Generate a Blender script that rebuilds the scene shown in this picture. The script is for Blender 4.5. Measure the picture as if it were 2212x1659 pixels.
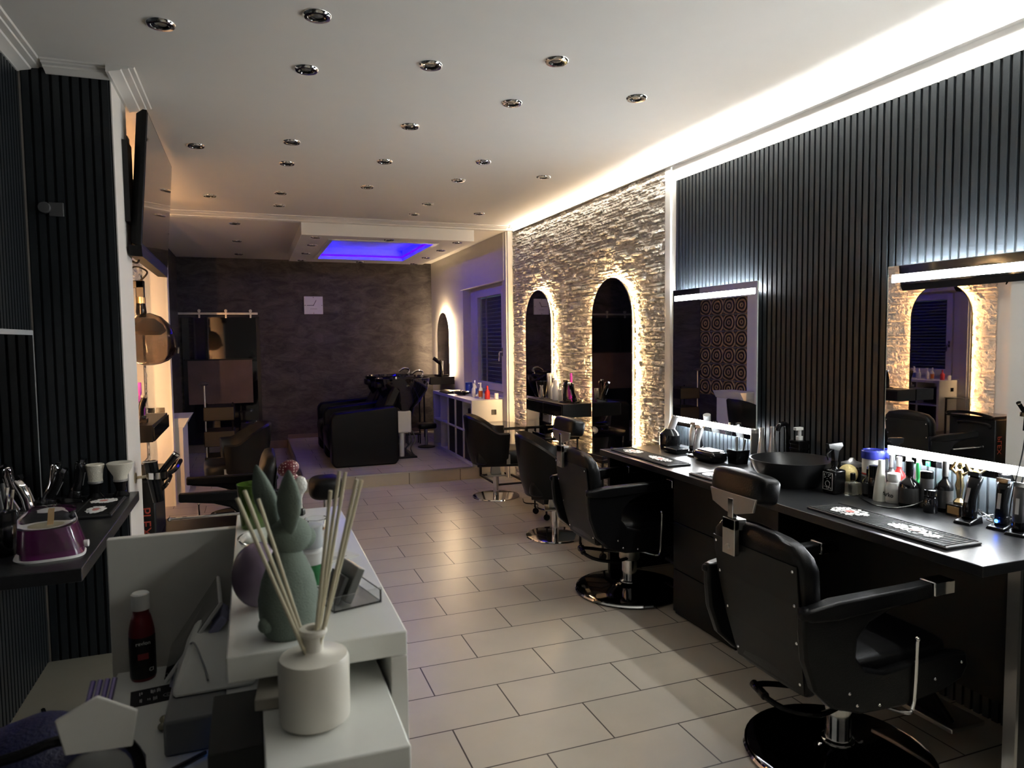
import bpy, bmesh, math, random
from mathutils import Vector, Matrix, noise
PI = math.pi
random.seed(7)
for o in list(bpy.data.objects): bpy.data.objects.remove(o)
SC = bpy.context.scene
COL = SC.collection

# ---------------- camera, view, world ----------------
F_PX, W_PX, H_PX = 1521.14, 2212.0, 1659.0
yaw, pit, rol = -0.3549, -0.0637, -0.0109
fw = Vector((-math.sin(yaw) * math.cos(pit), math.cos(yaw) * math.cos(pit), math.sin(pit)))
rt = Vector((math.cos(yaw), math.sin(yaw), 0.0)); up = rt.cross(fw)
r2 = rt * math.cos(rol) + up * math.sin(rol); u2 = -rt * math.sin(rol) + up * math.cos(rol)
cd = bpy.data.cameras.new('camera'); cam = bpy.data.objects.new('camera', cd); COL.objects.link(cam)
cam.matrix_world = Matrix(((r2.x, u2.x, -fw.x, -1.0402), (r2.y, u2.y, -fw.y, -3.9568), (r2.z, u2.z, -fw.z, 1.6254), (0, 0, 0, 1)))
cd.sensor_fit = 'HORIZONTAL'; cd.sensor_width = 36.0; cd.lens = 36.0 * F_PX / W_PX; cd.clip_start = 0.05
cd.dof.use_dof = True; cd.dof.focus_distance = 6.0; cd.dof.aperture_fstop = 6.0
SC.camera = cam
SC.view_settings.view_transform = 'Standard'; SC.view_settings.look = 'None'
SC.view_settings.exposure = 1.05; SC.view_settings.gamma = 1.0; SC.view_settings.use_curve_mapping = False
wd = bpy.data.worlds.new('night'); SC.world = wd; wd.use_nodes = True
wd.node_tree.nodes['Background'].inputs[0].default_value = (0.02, 0.025, 0.04, 1)
wd.node_tree.nodes['Background'].inputs[1].default_value = 1.0
# lamp strengths
E_CORNICE = 38.0; E_MIRROR = 66.0; E_BACK = 650.0; E_ARCH = 150.0; E_ARCH_REAR = 330.0; E_BLUE = 16.0

# ---------------- materials ----------------
MATS = {}
def mat(name, col, rough=0.5, metal=0.0, emit=None, es=0.0, trans=0.0, ior=1.45, coat=0.0, var=0.0, vscale=8.0, bump=0.0, bscale=60.0, spec=0.5, alpha=1.0):
    m = bpy.data.materials.new(name); m.use_nodes = True; nt = m.node_tree; b = nt.nodes['Principled BSDF']
    b.inputs['Base Color'].default_value = (*col, 1); b.inputs['Roughness'].default_value = rough
    b.inputs['Metallic'].default_value = metal; b.inputs['IOR'].default_value = ior
    b.inputs['Transmission Weight'].default_value = trans; b.inputs['Coat Weight'].default_value = coat
    b.inputs['Specular IOR Level'].default_value = spec; b.inputs['Alpha'].default_value = alpha
    if emit: b.inputs['Emission Color'].default_value = (*emit, 1); b.inputs['Emission Strength'].default_value = es
    if var or bump:
        tc = nt.nodes.new('ShaderNodeTexCoord'); n = nt.nodes.new('ShaderNodeTexNoise')
        n.inputs['Scale'].default_value = vscale; n.inputs['Detail'].default_value = 5
        nt.links.new(tc.outputs['Object'], n.inputs['Vector'])
        if var:
            mx = nt.nodes.new('ShaderNodeMix'); mx.data_type = 'RGBA'
            mx.inputs[6].default_value = (*[c * (1 - var) for c in col], 1); mx.inputs[7].default_value = (*[min(1, c * (1 + var)) for c in col], 1)
            nt.links.new(n.outputs['Fac'], mx.inputs[0]); nt.links.new(mx.outputs[2], b.inputs['Base Color'])
        if bump:
            n2 = nt.nodes.new('ShaderNodeTexNoise'); n2.inputs['Scale'].default_value = bscale; n2.inputs['Detail'].default_value = 4
            bp = nt.nodes.new('ShaderNodeBump'); bp.inputs['Strength'].default_value = bump; bp.inputs['Distance'].default_value = 0.01
            nt.links.new(tc.outputs['Object'], n2.inputs['Vector']); nt.links.new(n2.outputs['Fac'], bp.inputs['Height']); nt.links.new(bp.outputs['Normal'], b.inputs['Normal'])
    MATS[name] = m
    return m
white = mat('white_paint', (0.62, 0.59, 0.55), 0.7, var=0.03, bump=0.05)
ceilm = mat('ceiling_paint', (0.66, 0.64, 0.60), 0.8, var=0.02)
trimw = mat('white_trim', (0.66, 0.64, 0.6), 0.45)
slatm = mat('black_slat', (0.0100, 0.0128, 0.0152), 0.38, var=0.25, vscale=14, bump=0.06, bscale=120)
slatb = mat('black_felt', (0.006, 0.006, 0.007), 0.95)
stonem = mat('ledger_stone', (0.50, 0.46, 0.41), 0.7, var=0.15, vscale=9, bump=0.9, bscale=55)
lamin = mat('white_laminate', (0.80, 0.81, 0.77), 0.28, coat=0.2)
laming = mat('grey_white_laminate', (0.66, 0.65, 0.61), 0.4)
blackl = mat('black_leather', (0.0035, 0.0035, 0.004), 0.34, bump=0.12, bscale=220, spec=0.22)
blackp = mat('black_plastic', (0.005, 0.005, 0.0055), 0.14, spec=0.3)
blackm = mat('black_metal', (0.005, 0.005, 0.005), 0.4, metal=0.0, spec=.4)
counterm = mat('dark_slate_laminate', (0.016, 0.0165, 0.018), 0.30, var=0.35, vscale=18, bump=0.08, bscale=90)
cabm = mat('black_cabinet', (0.005, 0.0047, 0.0045), 0.45, var=0.1, spec=.3)
chrome = mat('chrome', (0.75, 0.75, 0.75), 0.08, metal=1.0)
satin = mat('satin_metal', (0.55, 0.53, 0.5), 0.3, metal=1.0)
mirror = mat('mirror_glass', (0.86, 0.88, 0.87), 0.0, metal=1.0)
smoked = mat('dark_mirror', (0.42, 0.40, 0.40), 0.02, metal=1.0)
darkglass = mat('dark_glass', (0.004, 0.004, 0.005), 0.04, coat=0.5)
ledw = mat('led_white', (1, 1, 1), 0.5, emit=(0.93, 0.97, 1.0), es=E_MIRROR)
ledb = mat('led_back_white', (1, 1, 1), 0.5, emit=(0.90, 0.96, 1.0), es=E_BACK)
ledc = mat('led_cornice', (1, 1, 1), 0.5, emit=(0.96, 0.98, 0.93), es=E_CORNICE)
ledm = mat('led_moulding', (1, 1, 1), 0.5, emit=(0.96, 0.98, 0.93), es=11.0)
ledf = mat('led_far', (1, 1, 1), 0.5, emit=(1.0, 0.93, 0.82), es=14.0)
ledleft = mat('led_left_arch', (1, .8, .5), 0.5, emit=(1.0, 0.50, 0.20), es=E_ARCH * 3.4)
ledlf = mat('led_left_far', (1, .8, .5), 0.5, emit=(1.0, 0.62, 0.30), es=E_ARCH * .32)
ledwarm = mat('led_warm', (1, 0.9, 0.6), 0.5, emit=(1.0, 0.66, 0.33), es=E_ARCH)
ledrear = mat('led_warm_white', (1, 0.9, 0.7), 0.5, emit=(1.0, 0.72, 0.42), es=E_ARCH_REAR)
ledblue = mat('led_blue', (0.0, 0.0, 1), 0.5, emit=(0.004, 0.0, 1.0), es=E_BLUE)
pinkish = mat('tv_bezel', (0.004, 0.004, 0.004), 0.6, spec=.2)
clear = mat('clear_plastic', (0.95, 0.95, 0.95), 0.03, trans=1.0, ior=1.3)
glass = mat('clear_glass', (0.95, 0.97, 0.96), 0.02, trans=1.0, ior=1.3)
whitep = mat('white_plastic', (0.72, 0.72, 0.70), 0.35)
greyp = mat('grey_plastic', (0.32, 0.33, 0.34), 0.45)
dgreyp = mat('dark_grey_plastic', (0.06, 0.06, 0.062), 0.5)
paper = mat('paper_white', (0.75, 0.74, 0.70), 0.7)

def floor_material():
    m = mat('floor_tile', (0.45, 0.42, 0.37), 0.33); nt = m.node_tree; b = nt.nodes['Principled BSDF']
    tc = nt.nodes.new('ShaderNodeTexCoord'); mp = nt.nodes.new('ShaderNodeMapping'); mp.inputs['Location'].default_value = (0.3, 0, 0)
    br = nt.nodes.new('ShaderNodeTexBrick'); br.offset = 0.5; br.offset_frequency = 2; br.squash = 1.0
    br.inputs['Scale'].default_value = 1; br.inputs['Brick Width'].default_value = 0.6; br.inputs['Row Height'].default_value = 0.3
    br.inputs['Mortar Size'].default_value = 0.0034; br.inputs['Mortar Smooth'].default_value = 0.1; br.inputs['Bias'].default_value = 0.0
    br.inputs['Color1'].default_value = (0.43, 0.385, 0.315, 1); br.inputs['Color2'].default_value = (0.47, 0.42, 0.345, 1); br.inputs['Mortar'].default_value = (0.025, 0.014, 0.008, 1)
    nt.links.new(tc.outputs['Object'], mp.inputs[0]); nt.links.new(mp.outputs[0], br.inputs['Vector'])
    n = nt.nodes.new('ShaderNodeTexNoise'); n.inputs['Scale'].default_value = 3.5; n.inputs['Detail'].default_value = 6
    nt.links.new(tc.outputs['Object'], n.inputs['Vector'])
    cr = nt.nodes.new('ShaderNodeMapRange'); cr.inputs[3].default_value = 0.84; cr.inputs[4].default_value = 1.1
    nt.links.new(n.outputs['Fac'], cr.inputs[0])
    mx = nt.nodes.new('ShaderNodeMix'); mx.data_type = 'RGBA'; mx.blend_type = 'MULTIPLY'; mx.inputs[0].default_value = 1
    nt.links.new(br.outputs['Color'], mx.inputs[6]); nt.links.new(cr.outputs[0], mx.inputs[7]); nt.links.new(mx.outputs[2], b.inputs['Base Color'])
    return m
tilem = floor_material()
def stucco_material():
    m = mat('dark_stucco', (0.07, 0.06, 0.06), 0.55); nt = m.node_tree; b = nt.nodes['Principled BSDF']
    tc = nt.nodes.new('ShaderNodeTexCoord'); mp = nt.nodes.new('ShaderNodeMapping'); mp.inputs['Rotation'].default_value = (0, 0.5, 0); mp.inputs['Scale'].default_value = (2.2, 1, 5.0)
    n = nt.nodes.new('ShaderNodeTexNoise'); n.inputs['Scale'].default_value = 1.7; n.inputs['Detail'].default_value = 9; n.inputs['Roughness'].default_value = 0.72; n.inputs['Distortion'].default_value = 0.7
    nt.links.new(tc.outputs['Object'], mp.inputs[0]); nt.links.new(mp.outputs[0], n.inputs['Vector'])
    cr = nt.nodes.new('ShaderNodeValToRGB'); e = cr.color_ramp.elements
    e[0].position = 0.36; e[0].color = (0.010, 0.0075, 0.0085, 1); e[1].position = 0.68; e[1].color = (0.075, 0.064, 0.064, 1)
    nt.links.new(n.outputs['Fac'], cr.inputs[0]); nt.links.new(cr.outputs[0], b.inputs['Base Color'])
    bp = nt.nodes.new('ShaderNodeBump'); bp.inputs['Strength'].default_value = 0.6; bp.inputs['Distance'].default_value = 0.02
    nt.links.new(n.outputs['Fac'], bp.inputs['Height']); nt.links.new(bp.outputs['Normal'], b.inputs['Normal'])
    return m
stucco = stucco_material()

# ---------------- mesh builder ----------------
class MB:
    def __init__(s): s.bm = bmesh.new()
    def box(s, x0, x1, y0, y1, z0, z1, rot=None, piv=None):
        v = [s.bm.verts.new((x, y, z)) for x in (x0, x1) for y in (y0, y1) for z in (z0, z1)]
        for f in ((0, 1, 3, 2), (4, 6, 7, 5), (0, 4, 5, 1), (2, 3, 7, 6), (0, 2, 6, 4), (1, 5, 7, 3)): s.bm.faces.new([v[i] for i in f])
        if rot:
            p = Vector(piv) if piv else Vector(((x0 + x1) / 2, (y0 + y1) / 2, (z0 + z1) / 2))
            for q in v: q.co = rot @ (q.co - p) + p
        return s
    def loft(s, rings, cap0=True, cap1=True, closed=True):
        R = [[s.bm.verts.new(p) for p in r] for r in rings]; n = len(R[0])
        for a, b in zip(R, R[1:]):
            for i in range(n if closed else n - 1):
                j = (i + 1) % n
                try: s.bm.faces.new((a[i], a[j], b[j], b[i]))
                except ValueError: pass
        if cap0: s.bm.faces.new(list(reversed(R[0])))
        if cap1: s.bm.faces.new(R[-1])
        return s
    def lathe(s, prof, c=(0, 0, 0), seg=24, sx=1, sy=1, cap0=True, cap1=True, mtx=None):
        rings = []
        for r, z in prof:
            r = max(r, 1e-4)
            ring = [Vector((r * sx * math.cos(2 * PI * i / seg), r * sy * math.sin(2 * PI * i / seg), z)) for i in range(seg)]
            if mtx: ring = [mtx @ p for p in ring]
            rings.append([p + Vector(c) for p in ring])
        return s.loft(rings, cap0, cap1)
    def tube(s, pts, r, seg=8, closed=False):
        pts = [Vector(p) for p in pts]; n = len(pts); rings = []; prev = None
        rr = r if isinstance(r, (list, tuple)) else [r] * n
        for i, p in enumerate(pts):
            if closed: t = (pts[(i + 1) % n] - pts[i - 1]).normalized()
            else: t = (pts[min(i + 1, n - 1)] - pts[max(i - 1, 0)]).normalized()
            a = prev if prev is not None else (Vector((0, 0, 1)) if abs(t.z) < 0.9 else Vector((1, 0, 0)))
            a = (a - t * a.dot(t)).normalized(); prev = a; b = t.cross(a)
            rings.append([p + (a * math.cos(2 * PI * k / seg) + b * math.sin(2 * PI * k / seg)) * rr[i] for k in range(seg)])
        if closed:
            rings.append(rings[0]); return s.loft(rings, False, False)
        return s.loft(rings)
    def cyl(s, p0, p1, r, seg=16, r1=None): return s.tube([p0, p1], [r, r if r1 is None else r1], seg)
    def prism(s, poly, a0, a1, axis='y'):
        f = {'y': lambda p, t: (p[0], t, p[1]), 'x': lambda p, t: (t, p[0], p[1]), 'z': lambda p, t: (p[0], p[1], t)}[axis]
        return s.loft([[f(p, a0) for p in poly], [f(p, a1) for p in poly]])
    def ell(s, c, rx, ry, rz, seg=20, ringn=12, mtx=None, fn=None):
        rings = []
        for j in range(ringn + 1):
            t = -PI / 2 + PI * j / ringn; ct = max(math.cos(t), 1e-3)
            ring = []
            for i in range(seg):
                a = 2 * PI * i / seg; p = Vector((rx * ct * math.cos(a), ry * ct * math.sin(a), rz * math.sin(t)))
                if fn: p = fn(p)
                if mtx: p = mtx @ p
                ring.append(p + Vector(c))
            rings.append(ring)
        return s.loft(rings)
    def pillow(s, c, sx, sy, sz, e=0.35, mtx=None, seg=28, ringn=14):
        def sg(v, k): return math.copysign(abs(v) ** k, v)
        rings = []
        for j in range(ringn + 1):
            t = -PI / 2 + PI * j / ringn
            ring = []
            for i in range(seg):
                a = 2 * PI * i / seg; ct = max(math.cos(t), 1e-4)
                p = Vector((sx / 2 * sg(ct, e) * sg(math.cos(a), e), sy / 2 * sg(ct, e) * sg(math.sin(a), e), sz / 2 * sg(math.sin(t), e)))
                if mtx: p = mtx @ p
                ring.append(p + Vector(c))
            rings.append(ring)
        return s.loft(rings)
    def build(s, name, m, parent=None, bev=0.0, smooth=35, seg=2, loc=None):
        bmesh.ops.recalc_face_normals(s.bm, faces=s.bm.faces)
        me = bpy.data.meshes.new(name); s.bm.to_mesh(me); s.bm.free()
        o = bpy.data.objects.new(name, me); COL.objects.link(o); me.materials.append(m)
        if smooth and not bev:
            me.polygons.foreach_set('use_smooth', [True] * len(me.polygons)); me.set_sharp_from_angle(angle=math.radians(smooth))
        if bev:
            md = o.modifiers.new('bevel', 'BEVEL'); md.width = bev; md.segments = seg; md.limit_method = 'ANGLE'; md.angle_limit = 0.6
            md.harden_normals = False
            me.polygons.foreach_set('use_smooth', [True] * len(me.polygons)); me.set_sharp_from_angle(angle=math.radians(50))
        if parent: o.parent = parent
        if loc: o.location = loc
        return o
def tag(o, label, cat, group=None, kind=None):
    if label: o['label'] = label
    if cat: o['category'] = cat
    if group: o['group'] = group
    if kind: o['kind'] = kind
    return o
def thing(name, label, cat, loc=(0, 0, 0), rz=0.0, group=None):
    o = bpy.data.objects.new(name, None); COL.objects.link(o); o.location = loc; o.rotation_euler = (0, 0, rz); o.empty_display_size = 0.05
    return tag(o, label, cat, group)
def struct(name, mb, m, **k):
    o = mb.build(name, m, smooth=k.pop('smooth', 0), **k); o['kind'] = 'structure'; return o
def dup(root, loc, rz=0.0, label=None, group=None):
    r = root.copy(); COL.objects.link(r); r.location = loc; r.rotation_euler = (0, 0, rz)
    if label: r['label'] = label
    if group: r['group'] = group
    for ch in list(root.children):
        c = ch.copy(); COL.objects.link(c); c.parent = r
        for g in list(ch.children):
            d = g.copy(); COL.objects.link(d); d.parent = c
    return r
def text(s, size, m, parent, loc, rot, ext=0.0006, name='lettering'):
    cu = bpy.data.curves.new('t', 'FONT'); cu.body = s; cu.size = size; cu.extrude = ext; cu.align_x = 'CENTER'; cu.align_y = 'CENTER'
    t = bpy.data.objects.new('t', cu); COL.objects.link(t)
    bpy.context.view_layer.update()
    me = bpy.data.meshes.new_from_object(t.evaluated_get(bpy.context.evaluated_depsgraph_get())); bpy.data.objects.remove(t)
    me.name = name; o = bpy.data.objects.new(name, me); COL.objects.link(o); me.materials.clear(); me.materials.append(m)
    o.parent = parent; o.location = loc; o.rotation_euler = rot
    return o
def smoothpath(pts, n=6):
    P = [Vector(p) for p in pts]; P = [P[0]] + P + [P[-1]]; out = []
    for i in range(1, len(P) - 2):
        for k in range(n):
            t = k / n; a, b, c, d = P[i - 1], P[i], P[i + 1], P[i + 2]
            out.append(0.5 * ((2 * b) + (c - a) * t + (2 * a - 5 * b + 4 * c - d) * t * t + (3 * b - a - 3 * c + d) * t ** 3))
    out.append(P[-2]); return out

# ================= SETTING =================
XL, XR, CE = -2.0, 1.85, 2.90
YB, YO, YS = 7.3, 3.72, 3.85     # back wall, opening, step
RC = 2.86                        # rear ceiling
struct('floor', MB().box(XL - .1, XR + .3, -6.1, YB + .1, -0.1, 0), tilem)
struct('floor_platform', MB().box(-0.54, 1.75, YS, YB, 0.0, 0.138), tilem)
struct('trim_1', MB().box(-0.545, 1.75, YS - .006, YS + .012, 0.128, 0.145), satin)
struct('trim_2', MB().box(-0.55, -0.535, YS, YB, 0.13, 0.142), satin)
struct('floor_plinth', MB().box(XL, -1.60, -1.9, -0.1, 0, 0.105), mat('plinth_beige', (0.145, 0.135, 0.105), 0.6, var=0.1))
struct('ceiling', MB().box(XL - .1, XR + .1, -6.1, YO, CE, CE + .1), ceilm)
struct('ceiling_rear', MB().box(XL - .1, XR + .1, YO - 0.05, YB + .1, RC, CE + .1), ceilm)
struct('wall_back', MB().box(XL - .1, XR + .1, YB, YB + .1, 0, RC), stucco)
struct('wall_behind', MB().box(XL - .1, XR + .1, -6.2, -6.1, 0, CE), mat('far_wall', (0.35, 0.33, 0.31), 0.8))
struct('wall_right', MB().box(XR + .012, XR + .1, -6.1, YO, 0, CE), white)
struct('wall_left', MB().box(XL - .1, XL - .02, -6.1, YO, 0, CE), white)
struct('wall_left_rear', MB().box(XL - .1, XL, YO, 4.29, .75, RC).box(XL - .1, XL, 4.29, 5.43, 2.20, RC), white)
struct('wall_left_rear_dark', MB().box(XL - .1, XL, 5.43, YB, 0, RC).box(XL - .1, XL, 4.29, 5.43, 0, .73).box(XL - .1, XL, YO, 4.29, 0, .75), stucco)
# right rear wall with balcony-door opening
struct('wall_right_rear', MB().box(1.75, 1.95, 5.5, YB, 0, RC).box(1.75, 1.95, YO + .02, 3.86, 0, RC).box(1.75, 1.95, 3.86, 5.5, 2.32, RC).box(1.75, 1.95, 3.86, 5.5, 0, 0.92), white)
struct('wall_opening_left', MB().box(XL - .02, -1.80, YO, YO + .12, 0, RC), white)
struct('trim_3', MB().box(-1.80, -1.782, YO - .01, YO + .13, 0, RC), trimw)
struct('trim_4', MB().box(1.765, 1.862, YO - .012, YO + .12, 0, RC + .01), trimw)
struct('baseboard_back', MB().box(XL, -0.55, YB - .012, YB, 0, 0.12).box(-0.54, 1.75, YB - .012, YB, 0.138, 0.2), mat('baseboard_brown', (0.12, 0.09, 0.07), 0.5))
# pillar on the left, its lower face carries slats
struct('wall_pillar', MB().box(XL, -1.62, -0.085, 0.33, 0, CE), white)
# white band / trims on right wall
struct('trim_5', MB().box(1.825, 1.865, 0.455, 0.53, 0, 2.866), trimw, bev=0.006)
struct('wall_right_band', MB().box(1.838, 1.865, -6.0, 0.455, 2.735, 2.87).box(1.838, 1.865, 0.405, 0.455, 0, 2.735), white)

def slat_panel(name, horiz_axis, a0, a1, fixed, sgn, z0, z1, parentm=slatm):
    """vertical slats 27 mm wide on black felt, pitch 40 mm"""
    root = bpy.data.objects.new(name, None); COL.objects.link(root); root['kind'] = 'structure'
    b = MB(); s = MB(); p = 0.04; n = int(round((a1 - a0) / p))
    f0, f1 = sorted((fixed - sgn * .012, fixed - sgn * .002)); g0, g1 = sorted((fixed - sgn * .004, fixed + sgn * .010))
    if horiz_axis == 'y': b.box(f0, f1, a0, a1, z0, z1)
    else: b.box(a0, a1, f0, f1, z0, z1)
    for i in range(n):
        c0 = a0 + (i + .16) * p; c1 = c0 + 0.027
        if horiz_axis == 'y': s.box(g0, g1, c0, c1, z0, z1)
        else: s.box(c0, c1, g0, g1, z0, z1)
    b.build('felt_backing', slatb, root, smooth=0); s.build('slats', parentm, root, smooth=0)
    return root
slat_panel('wall_right_slats', 'y', -5.995, 0.405, 1.846, -1, 0.0, 2.735)
slat_panel('wall_left_slats', 'y', -6.0, -0.10, XL - .004, 1, 0.0, CE)
slat_panel('wall_pillar_slats', 'x', -1.985, -1.625, -0.09, -1, 0.0, CE)

# ledger stone: real relief
def stone_wall(name, X, sgn, y0, y1, z0, z1, st=0.012):
    rnd = random.Random(3)
    rows = []; z = z0
    while z < z1:
        h = rnd.uniform(0.018, 0.038); segs = []; y = y0 - rnd.uniform(0, .2)
        while y < y1:
            L = rnd.uniform(0.04, 0.16); segs.append((y, y + L, rnd.uniform(0.0, 0.022), rnd.uniform(-.05, .05))); y += L
        rows.append((z, z + h, segs)); z += h
    bm = bmesh.new(); ny = int((y1 - y0) / st); nz = int((z1 - z0) / st); g = []
    for j in range(nz + 1):
        zz = z0 + (z1 - z0) * j / nz; line = []
        for i in range(ny + 1):
            yy = y0 + (y1 - y0) * i / ny
            wz = zz + 0.012 * noise.noise((yy * 5, zz * 7, 1.0)); wy = yy + 0.012 * noise.noise((yy * 9, zz * 9, 7.0))
            d = 0
            for (a, b, segs) in rows:
                if a <= wz < b or (wz >= b and b >= z1 - .0001):
                    for (s0, s1, dd, tl) in segs:
                        if s0 <= wy < s1:
                            e = min((wz - a) / .006, (b - wz) / .006, (wy - s0) / .008, (s1 - wy) / .008, 1.0)
                            d = (dd + tl * (wz - a)) * max(e, 0) + .004 * max(e, 0); break
                    break
            d += 0.006 * noise.noise((yy * 26, zz * 60, 3.0)) + 0.007 * noise.noise((yy * 60, zz * 60, 5.0))
            line.append(bm.verts.new((X + sgn * (0.004 + max(d, -.003)), yy, zz)))
        g.append(line)
    for j in range(nz):
        for i in range(ny): bm.faces.new((g[j][i], g[j][i + 1], g[j + 1][i + 1], g[j + 1][i]))
    me = bpy.data.meshes.new(name); bm.to_mesh(me); bm.free(); me.materials.append(stonem)
    o = bpy.data.objects.new(name, me); COL.objects.link(o); o['kind'] = 'structure'; return o
stone_wall('wall_right_stone', 1.848, -1, 0.53, YO - .012, 0.0, 2.866, st=0.0095)
stone_wall('wall_left_stone', XL - .018, 1, 0.72, YO, 0.0, 2.9, st=0.016)
# cornices
def cornice(name, p0, p1, inward, z=CE, m=trimw):
    """stepped moulding along p0-p1; inward = unit vector into the room"""
    prof = [(0, -.034), (.012, -.034), (.018, -.030), (.060, -.021), (.064, -.014), (.092, -.012), (.096, -.007), (.115, -.006), (.12, 0), (0, 0)]
    p0 = Vector(p0); p1 = Vector(p1); iv = Vector(inward)
    return struct(name, MB().loft([[Vector((p.x, p.y, z)) + iv * a + Vector((0, 0, b)) for a, b in prof] for p in (p0, p1)]), m, smooth=25)
cornice('trim_6', (XL, -6.0, 0), (XL, -0.1, 0), (1, 0, 0))
cornice('trim_7', (XL + .12, -0.1, 0), (-1.62, -0.1, 0), (0, -1, 0))
cornice('trim_8', (-1.62, -0.22, 0), (-1.62, 0.40, 0), (1, 0, 0))
cornice('trim_9', (XL, .33, 0), (XL, YO, 0), (1, 0, 0))
struct('trim_10', MB().prism([(YO, 2.855), (YO - .02, 2.862), (YO - .10, 2.884), (YO - .11, 2.890), (YO - .15, 2.893), (YO - .155, CE), (YO, CE)], XL, 1.73, 'x'), trimw)
# lit cornice on the right wall
root = thing('cornice_light', 'long white cornice with glowing LED strip along the ceiling above the right wall', 'cornice light')
cp = [(1.862, 2.866), (1.842, 2.866), (1.835, 2.870), (1.790, 2.882), (1.786, 2.887), (1.762, 2.888), (1.758, 2.893), (1.735, 2.894), (1.730, 2.900), (1.862, 2.900)]
MB().prism(cp, -6.0, YO, 'y').build('moulding', trimw, root, smooth=0)
MB().box(1.800, 1.8375, -5.95, YO - .05, 2.843, 2.848).box(1.833, 1.8375, -5.95, YO - .05, 2.848, 2.858).build('profile', satin, root, smooth=0)
MB().box(1.804, 1.8325, -5.94, YO - .1, 2.8485, 2.857).build('led_strip', ledm, root, smooth=0)
MB().box(1.737, 1.757, -5.94, .5, 2.882, 2.892).build('led_strip', ledc, root, smooth=0)
MB().box(1.737, 1.757, .5, YO - .2, 2.882, 2.892).build('led_strip', ledf, root, smooth=0)
# ceiling box with blue recess
bx0, bx1, by0, by1, bz = -0.505, 1.366, 3.73, 6.27, 2.73
rx0, rx1, ry0, ry1 = -0.16, 0.97, 4.0, 5.78
struct('ceiling_box', MB().box(bx0, rx0, by0, by1, bz, RC + .01).box(rx1, bx1, by0, by1, bz, RC + .01).box(rx0, rx1, by0, ry0, bz, RC + .01).box(rx0, rx1, ry1, by1, bz, RC + .01), ceilm)
struct('ceiling_fascia', MB().box(bx0, bx1, YO - .002, by0, bz, 2.93), ceilm)
struct('trim_11', MB().box(rx0 - .05, rx0, ry0 - .05, ry1 + .05, bz - .012, bz).box(rx1, rx1 + .05, ry0 - .05, ry1 + .05, bz - .012, bz).box(rx0, rx1, ry0 - .05, ry0, bz - .012, bz).box(rx0, rx1, ry1, ry1 + .05, bz - .012, bz), trimw)
root = thing('recess_light', 'glowing blue LED strip inside the recess of the lowered ceiling box', 'ceiling light')
w = .012
MB().box(rx0 + .001, rx0 + w, ry0, ry1, bz + .03, bz + .05).box(rx1 - w, rx1 - .001, ry0, ry1, bz + .03, bz + .05).box(rx0 + w, rx1 - w, ry1 - w, ry1 - .001, bz + .03, bz + .05).box(rx0 + w, rx1 - w, ry0 + .001, ry0 + w, bz + .03, bz + .05).build('led_strip', ledblue, root, smooth=0)
# ================= LIGHT FITTINGS =================
lens = mat('spot_lens', (0.25, 0.24, 0.22), 0.1, metal=0.6)
def make_spot():
    r = thing('ceiling_spotlight', 'x', 'ceiling light', group='recessed ceiling spotlights')
    MB().lathe([(.034, -.001), (.038, -.010), (.050, -.011), (.056, -.005), (.057, -.0005), (.034, -.0005)], cap0=False, cap1=False, seg=24).build('rim', chrome, r)
    MB().lathe([(.026, -.001), (.018, -.005), (.001, -.006)], cap0=False, seg=18).build('bulb', lens, r)
    MB().lathe([(.0335, -.0005), (.033, -.009), (.027, -.006), (.026, -.0005)], cap0=False, cap1=False, seg=18).build('inner_ring', blackp, r)
    return r
spot0 = make_spot()
SPOTS_MAIN = [((-1.334, -0.751), 'nearest row, first from the left'), ((-0.752, -1.028), 'nearest row, second from the left'), ((-0.751, -0.448), 'second row, first from the left'), ((-0.213, -0.683), 'second row, middle one'), ((0.323, -0.917), 'second row, third from the left'), ((0.329, -0.31), 'just left of the one nearest the lit cornice'), ((0.93, -0.596), 'nearest one to the lit cornice in front'), ((-0.104, 0.269), 'alone in the middle of the ceiling'), ((-1.328, 1.111), 'beside the top of the television'), ((-0.749, 0.832), 'third row, right of the television'), ((-0.751, 1.405), 'third row, just behind the one right of the television'), ((-0.1, 1.14), 'in the middle, left of a matching one at equal height'), ((0.572, 0.937), 'in the middle, right of a matching one at equal height'), ((-1.327, 2.774), 'just before the rear beam, leftmost'), ((-0.754, 2.473), 'before the rear beam, right of the leftmost'), ((-0.089, 2.015), 'middle, two rows before the beam'), ((0.564, 1.558), 'below the right-middle one'), ((1.172, 1.247), 'close to the stone wall cornice'), ((-0.744, 3.059), 'touching the rear beam at left'), ((0.563, 2.587), 'right of centre, second before the beam'), ((0.559, 3.149), 'right of centre, touching the beam'), ((1.178, 2.934), 'rear right corner by the stone wall')]
for i, ((x, y), w_) in enumerate(SPOTS_MAIN):
    lab = 'chrome recessed ceiling spotlight, ' + w_
    if i == 0: spot0.location = (x, y, CE); spot0['label'] = lab; spot0['group'] = 'recessed spotlights in the main ceiling'
    else: dup(spot0, (x, y, CE), 0, lab, 'recessed spotlights in the main ceiling')
for x, y, w_ in [(-0.347, 3.86, 'left edge, nearest'), (-0.335, 4.50, 'left edge, second'), (-0.345, 5.31, 'left edge, third'), (-0.345, 6.12, 'left rear corner'),
                 (0.43, 3.85, 'middle of the front edge'), (0.44, 6.12, 'middle of the rear edge'), (1.21, 3.86, 'right front corner'), (1.21, 4.60, 'right edge, second'), (1.21, 5.40, 'right edge, third'), (1.22, 6.16, 'right rear corner')]:
    dup(spot0, (x, y, bz), 0, 'small spotlight in the blue lit ceiling box, ' + w_, 'spotlights in the ceiling box')
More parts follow.
